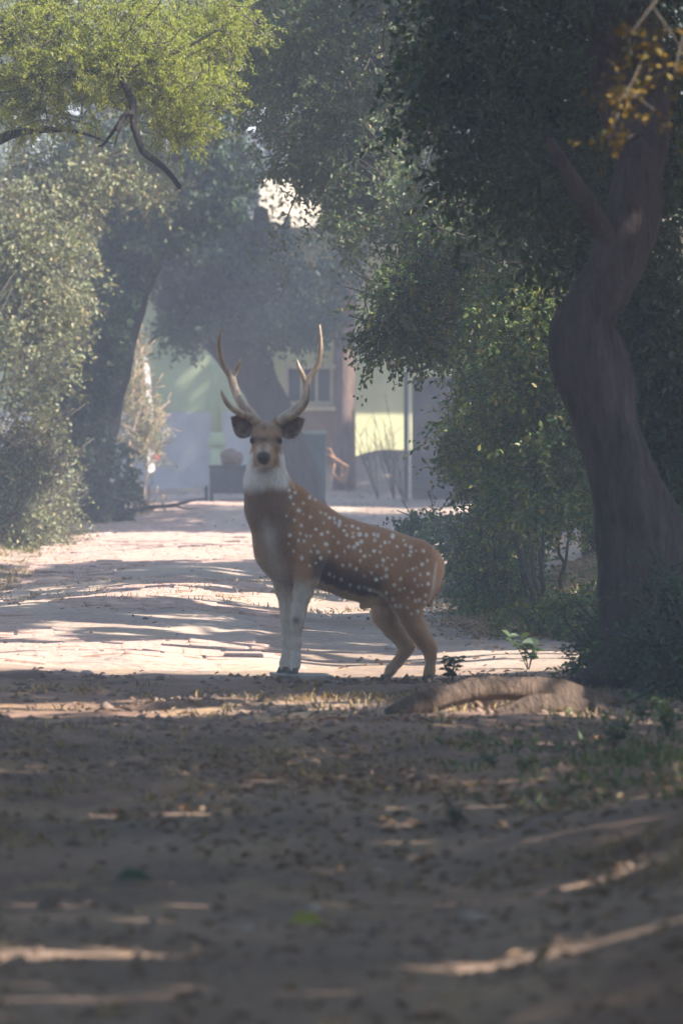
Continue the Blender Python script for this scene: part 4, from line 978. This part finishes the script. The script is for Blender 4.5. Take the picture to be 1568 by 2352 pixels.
antler([[(640, 972, -.225, .021), (645, 965, -.225, .024), (671, 947, -.22, .0215), (692, 927, -.2, .019), (703, 901, -.17, .0185), (706, 876, -.155, .018), (718, 857, -.15, .0135), (731, 835, -.15, .0125), (736, 804, -.165, .011), (736, 777, -.175, .0085), (734.5, 747, -.19, .003)],
        [(704, 880, -.157, .014), (693, 856, -.165, .0105), (687, 842, -.175, .008), (682.5, 827, -.18, .003)],
        [(650, 962, -.225, .018), (672, 955, -.26, .0165), (690, 941, -.29, .015), (704, 921, -.32, .012), (709, 900, -.335, .0085), (709, 884, -.335, .003)]])
def ear(root, tip, low, sgn):
    """cupped leaf-shaped ear between root, tip and lower edge"""
    a, b, c = dpo(*root), dpo(*tip), dpo(*low)
    ax_ = b - a; L = np.linalg.norm(ax_); ax_ /= L; w_ = c - (a + b) / 2; w_ -= ax_ * (w_ @ ax_); w_ /= np.linalg.norm(w_); nn = np.cross(ax_, w_)
    if nn[1] > 0: nn = -nn
    nu, nvv = 15, 11; vs = []; hw = np.linalg.norm(c - (a + b) / 2) * 1.0
    for i in range(nu):
        t = i / (nu - 1); half = hw * 1.08 * max(math.sin(math.pi * (.13 + .87 * t ** .85)), .03)
        for j in range(nvv):
            s = j / (nvv - 1) * 2 - 1; vs.append(a + ax_ * (t * L) + w_ * (s * half) + nn * ((s * s - 1) * half * .8 + .012 + .02 * t))
    fq = [[i * nvv + j, (i + 1) * nvv + j, (i + 1) * nvv + j + 1, i * nvv + j + 1] for i in range(nu - 1) for j in range(nvv - 1)]
    me = mesh_np('ear', np.array(vs), np.array(fq), True); o = link('ear', me, None, deer)
    me.materials.append(M['ear_in']); me.materials.append(EARB)
    sm = o.modifiers.new('thick', 'SOLIDIFY'); sm.thickness = .007; sm.offset = 0; sm.material_offset = 0; sm.material_offset_rim = 1
    return o
EARB = plain('ear_back', (.33, .24, .18), .9, .2, 30, .3)
ear((584, 990, -.225), (533, 962, -.2), (561, 1003, -.23), -1)
ear((642, 991, -.225), (699, 966, -.2), (673, 1004, -.23), 1)
for u, v, w in ((583, 1011, -.303), (641, 1013, -.303)):
    bm = bmesh.new(); bmesh.ops.create_uvsphere(bm, u_segments=16, v_segments=10, radius=.019)
    for f in bm.faces: f.smooth = True
    me = bpy.data.meshes.new('eye'); bm.to_mesh(me); bm.free(); o = link('eye', me, M['eye'], deer); o.location = dpo(u, v, w)
for u, v, w in ((675, 1535, -.272), (651, 1535, -.102), (983, 1556, .128), (886, 1557, .226)):    # cloven hooves
    bm = bmesh.new()
    for sx in (-1, 1):
        rings = []
        for (zz, r1, r2, fy) in ((.012, .014, .022, 0), (-.004, .016, .027, -.006), (-.022, .0175, .034, -.014)):
            rings.append([bm.verts.new((sx * .0165 + r1 * math.cos(a), fy + r2 * math.sin(a), zz)) for a in np.linspace(0, 2 * math.pi, 12, endpoint=False)])
        for p, q in zip(rings[:-1], rings[1:]):
            for k in range(12): bm.faces.new((q[k], q[(k + 1) % 12], p[(k + 1) % 12], p[k]))
        bm.faces.new(rings[0]); bm.faces.new(rings[-1][::-1])
    me = bpy.data.meshes.new('hoof'); bm.to_mesh(me); bm.free(); o = link('hoof', me, M['hoof'], deer); o.location = dpo(u, v, w); o.rotation_euler = (0, 0, rad(-40)); o.scale = (.85, .75, .9)

# stone slab under the fore hooves
SD = 44.85; sx0, sx1 = UX(618, SD), UX(764, SD)
bm = bmesh.new(); bmesh.ops.create_cube(bm, size=1); bmesh.ops.scale(bm, vec=(sx1 - sx0, .55, .12), verts=bm.verts)
bmesh.ops.bevel(bm, geom=list(bm.edges), offset=.02, segments=2, affect='EDGES'); bmesh.ops.subdivide_edges(bm, edges=list(bm.edges), cuts=3, use_grid_fill=True)
for v in bm.verts:
    k = (float(noise(v.co.x * 8, v.co.y * 8, v.co.z * 8, 3)) - .5); v.co.x += k * .05; v.co.y += k * .05
    if v.co.z < .03: v.co.z += k * .01
me = bpy.data.meshes.new('stone_slab'); bm.to_mesh(me); bm.free(); slab = link('stone_slab', me, M['stone'])
slab.location = ((sx0 + sx1) / 2, SD, .108 - .06); slab.rotation_euler = (0, rad(1.0), rad(4)); tag(slab, 'flat grey stone slab under the fore hooves of the deer', 'stone')

# ------------------------------------------------------------------ exposed root beside the path
rt = empty('exposed_root', (UX(1180, 39.3), 39.3, float(zg(UX(1180, 39.3), 39.3)))); tag(rt, 'thick arched roots lying bare on the ground at the path edge', 'root')
for rows in ([(890, 1664, 39.2, .03), (950, 1640, 39.2, .038), (1010, 1622, 39.3, .04), (1080, 1604, 39.4, .04), (1150, 1599, 39.5, .04), (1230, 1606, 39.6, .045), (1320, 1622, 39.8, .05), (1420, 1645, 40.2, .05), (1480, 1650, 40.8, .05)],
             [(930, 1655, 39.7, .03), (1000, 1636, 39.75, .055), (1090, 1628, 39.8, .06), (1180, 1632, 39.8, .06), (1280, 1640, 39.9, .05), (1350, 1655, 40, .03)],  # filler root added behind the arch so its hollow looks dark
             [(1110, 1684, 38.8, .025), (1165, 1662, 38.8, .035), (1225, 1640, 38.9, .038), (1300, 1642, 39.1, .04), (1390, 1668, 39.4, .035)]):
    a, r = limb(rows, 30); tb = Tubes(); a[:, 2] += .035; tb.add(a, r * 1.3, 14, .2, 5, .07); tb.build('root', M['bark_root'], rt)

# ------------------------------------------------------------------ litter, grass, stones
def scatter(n, x0, x1, y0, y1, rng, dens=None):
    x = rng.uniform(x0, x1, n); y = rng.uniform(y0, y1, n)
    if dens is not None: k = dens(x, y) > rng.random(n); x, y = x[k], y[k]
    return np.stack([x, y, zg(x, y)], -1)
g = np.random.default_rng(5)
lit = np.concatenate([scatter(9000, -1.7, 1.8, 18, 46, g, lambda x, y: .05 + .9 * sstep(.5, .75, noise(x * 1.1, y * .5, 0, 41)) + .35 * sstep(.3, 1, x)),
                      scatter(8000, -.4, 2.6, 51, 64, g, lambda x, y: sstep(.1, 1.2, x)), scatter(9000, -4, 4, 46, 104, g, lambda x, y: .05 + .9 * sstep(.55, .8, noise(x, y * .5, 0, 42)) + sstep(86, 100, y) * .4)])
n = len(lit); lit[:, 2] += g.uniform(.012, .022, n); d = unit(n, g); d[:, 2] *= .25; nr = unit(n, g) * .45; nr[:, 2] += 1
L = g.uniform(.02, .05, n) * np.where(lit[:, 1] < 32, 1.3, 1)
o = link('leaf_litter', leaves_mesh('leaf_litter', lit, d, nr, L, L * g.uniform(.35, .6, n), 1), M['litter']); tag(o, 'fallen dry leaves strewn over the ground', 'leaf litter', kind='stuff')
cl = scatter(5200, -1.6, 1.8, 18.5, 46, g, lambda x, y: .25 + .9 * sstep(.45, .7, noise(x * 1.3, y * .6, 0, 44))); n = len(cl); r = g.uniform(.006, .026, n) * np.where(g.random(n) > .9, 1.7, 1)
OCT = np.array([[1, 0, 0], [0, 1, 0], [-1, 0, 0], [0, -1, 0], [0, 0, .75], [0, 0, -.5]]); OF = np.array([[0, 1, 4], [1, 2, 4], [2, 3, 4], [3, 0, 4], [1, 0, 5], [2, 1, 5], [3, 2, 5], [0, 3, 5]])
cv = cl[:, None] + OCT[None] * r[:, None, None] * g.uniform(.6, 1.4, (n, 6, 1)); o = link('earth_clods', mesh_np('earth_clods', cv.reshape(-1, 3), (np.arange(n)[:, None, None] * 6 + OF[None]).reshape(-1, 3), True), M['clod']); tag(o, 'small clods and crumbs of dry earth scattered over the path', 'clods', kind='stuff')
def blades(name, label, mat, pts, h, w, rng, lean=.5):
    n = len(pts); d = rng.normal(size=(n, 3)) * lean; d[:, 2] = 1; nr = unit(n, rng); nr[:, 2] *= .1; Lh = h * rng.uniform(.4, 1.2, n)
    o = link(name, leaves_mesh(name, pts - np.array([0, 0, .004]), d, nr, Lh, np.full(n, w) * rng.uniform(.6, 1.3, n), 0), mat); tag(o, label, 'grass', kind='stuff'); return o
def tufts(n, k, x0, x1, y0, y1, rng, dens=None, r=.05):
    c = scatter(n, x0, x1, y0, y1, rng, dens); p = np.repeat(c, k, 0); p[:, :2] += rng.normal(size=(len(p), 2)) * r; p[:, 2] = zg(p[:, 0], p[:, 1]); return p
dryd = lambda x, y: sstep(.5, .7, noise(x * .7, y * .45, 0, 51)) * .8 + .6 * np.exp(-((y - 41.5) / 1.0) ** 2) + .5 * np.exp(-((y - 60.5) / 1.2) ** 2)
blades('dry_grass', 'short dry straw grass in patches over the ground', M['straw'], np.concatenate([tufts(1300, 14, -2, 2, 19, 46, g, dryd), tufts(1100, 14, -3.2, 2.4, 57, 70, g, dryd), tufts(500, 16, -4, -2.2, 66, 92, g), tufts(420, 16, .7, 2.6, 51, 62, g)]), .055, .0045, g, .8)
blades('green_grass', 'green weeds and grass along the right verge', M['grass'], np.concatenate([tufts(150, 10, .5, 1.8, 30, 46, g, lambda x, y: sstep(.6, 1.2, x)), tufts(170, 9, .3, 1.7, 29, 38, g, lambda x, y: sstep(.2, .8, x)), tufts(200, 14, .9, 2.4, 51, 60, g), tufts(160, 12, -3.6, -2.4, 72, 90, g)]), .06, .006, g, .6)
# small broad-leaved weeds, each a plant
WEEDS = [(1213, 1530, 46.4, .16, 'dark broad-leaved weed standing up against the sunlit strip of earth'), (1035, 1585, 43.5, .11, 'low green weed left of the bare arched roots'), (1130, 1800, 33.5, .06, 'small weed on bare earth below the arched roots'),
         (1200, 1830, 32.5, .06, 'pale small weed beside a darker one on the verge'), (1040, 1930, 29.2, .055, 'lone dark weed at the edge of the rutted path'), (1420, 1640, 42, .12, 'weed growing where the bare roots meet the trunk'),
         (1480, 1700, 38, .13, 'leafy weed in front of the trunk foot'), (1410, 1760, 35.5, .1, 'spreading weed on the right bank'), (1530, 1740, 36.5, .12, 'yellowish weed on the right bank under the trunk'), (1285, 1410, 51, .2, 'weed with long drooping light green blades by the thicket'),
         (590, 1540, 44.9, .03, 'tiny weed beside the stone slab')]
for k, (u, v, D, h, lb) in enumerate(WEEDS):
    q = P(u, v, D); z0 = float(zg(q[0], q[1])); e = empty('weed', (q[0], q[1], z0)); tag(e, lb, 'weed'); gg = np.random.default_rng(700 + k); tb = Tubes(); pos = []; dd = []
    for s in range(6):
        tip = np.array([q[0], q[1], z0]) + np.array([gg.uniform(-.6, .6) * h, gg.uniform(-.6, .6) * h, h * gg.uniform(.6, 1.15)]); c = spline([[q[0], q[1], z0 - .01], (np.array([q[0], q[1], z0]) + tip) / 2 + [0, 0, h * .1], tip], 8); tb.add(c, np.linspace(.003, .0012, 8), 4)
        for t in range(2, 8):
            pos.append(c[t]); v_ = gg.normal(size=3); v_[2] = abs(v_[2]) * .3; dd.append(v_)
    tb.build('stems', M['twig'], e); pos = np.array(pos); n = len(pos); Ls = h * gg.uniform(.3, .55, n); nr = unit(n, gg) * .5; nr[:, 2] += .8
    o = link('leaves', leaves_mesh('leaves', rel(e, pos), np.array(dd), nr, Ls, Ls * .5, 1), M['grass'] if k in (3, 8, 9) else M['leaf_dark'], e)
# two fallen green leaves in the foreground
for k, (u, v, L_, mt, lb) in enumerate([(705, 2143, .11, 'leaf_acacia', 'pale yellow-green fallen leaf lying flat on the path'), (310, 2020, .12, 'leaf_dark', 'dark green fallen leaf lying on the path')]):
    D = F * 1.5 / (v - YH); q = P(u, v, D); q[2] = float(zg(q[0], q[1])) + .02; o = link('fallen_leaf', leaves_mesh('fallen_leaf', np.zeros((1, 3)) - [L_ / 2, 0, 0], np.array([[1., .15, .05]]), np.array([[.1, -.5, 1.]]), np.array([L_]), np.array([L_ * .6])), M[mt]); o.location = q; tag(o, lb, 'leaf')
# loose stones
for k, (u, v, D, r) in enumerate([(245, 1195, 84, .05), (200, 1545, 45.5, .03), (95, 1515, 47.6, .035), (150, 1490, 49.5, .03), (1085, 2130, 24.2, .03), (500, 1560, 44.8, .025), (900, 1480, 49.8, .035), (930, 1475, 50, .03), (870, 1990, 27, .02), (570, 2160, 23.6, .018), (720, 2080, 25.2, .022)]):
    q = P(u, v, D); o = lump('stone', (q[0], q[1], float(zg(q[0], q[1])) + r * .25), (r * 1.3, r, r * .7), M['stone'], 40 + k, amp=.3, sub=2); tag(o, 'small loose stone lying on the dusty ground', 'stone', 'loose stones on the ground')
# fallen dead bough at the left road edge
e = empty('fallen_bough', base_of([(380, 1170, 88)])); tag(e, 'thin dark fallen bough lying below the dry bush at the road edge', 'branch'); tb = Tubes()
for rows in ([(290, 1180, 88, .02), (340, 1166, 88, .022), (400, 1160, 88, .02), (440, 1150, 88, .014), (475, 1145, 88, .006)], [(340, 1166, 88, .012), (320, 1150, 88, .008), (300, 1145, 87.9, .004)], [(400, 1160, 88, .012), (425, 1168, 87.9, .008), (450, 1166, 87.9, .004)]):
    a, r = limb(rows, 12); a[:, 2] = np.maximum(a[:, 2], zg(a[:, 0], a[:, 1]) + .015); tb.add(a, r, 6, .15, 2)
tb.build('branch', M['bark_dark'], e)

# ------------------------------------------------------------------ haze
bm = bmesh.new(); bmesh.ops.create_cube(bm, size=1); me = bpy.data.meshes.new('haze'); bm.to_mesh(me); bm.free()
m_, nt, out = new_mat('haze_air'); pv = N(nt, 'ShaderNodeVolumePrincipled'); pv.inputs['Color'].default_value = (.74, .82, 1, 1); pv.inputs['Density'].default_value = .0031; pv.inputs['Anisotropy'].default_value = .25
nt.links.new(pv.outputs[0], out.inputs['Volume'])
hz = link('haze', me, m_); hz.scale = (1000, 1000, 20); hz.location = (0, 0, 8); tag(hz, 'thin bluish morning haze hanging under the trees', 'haze', kind='stuff')
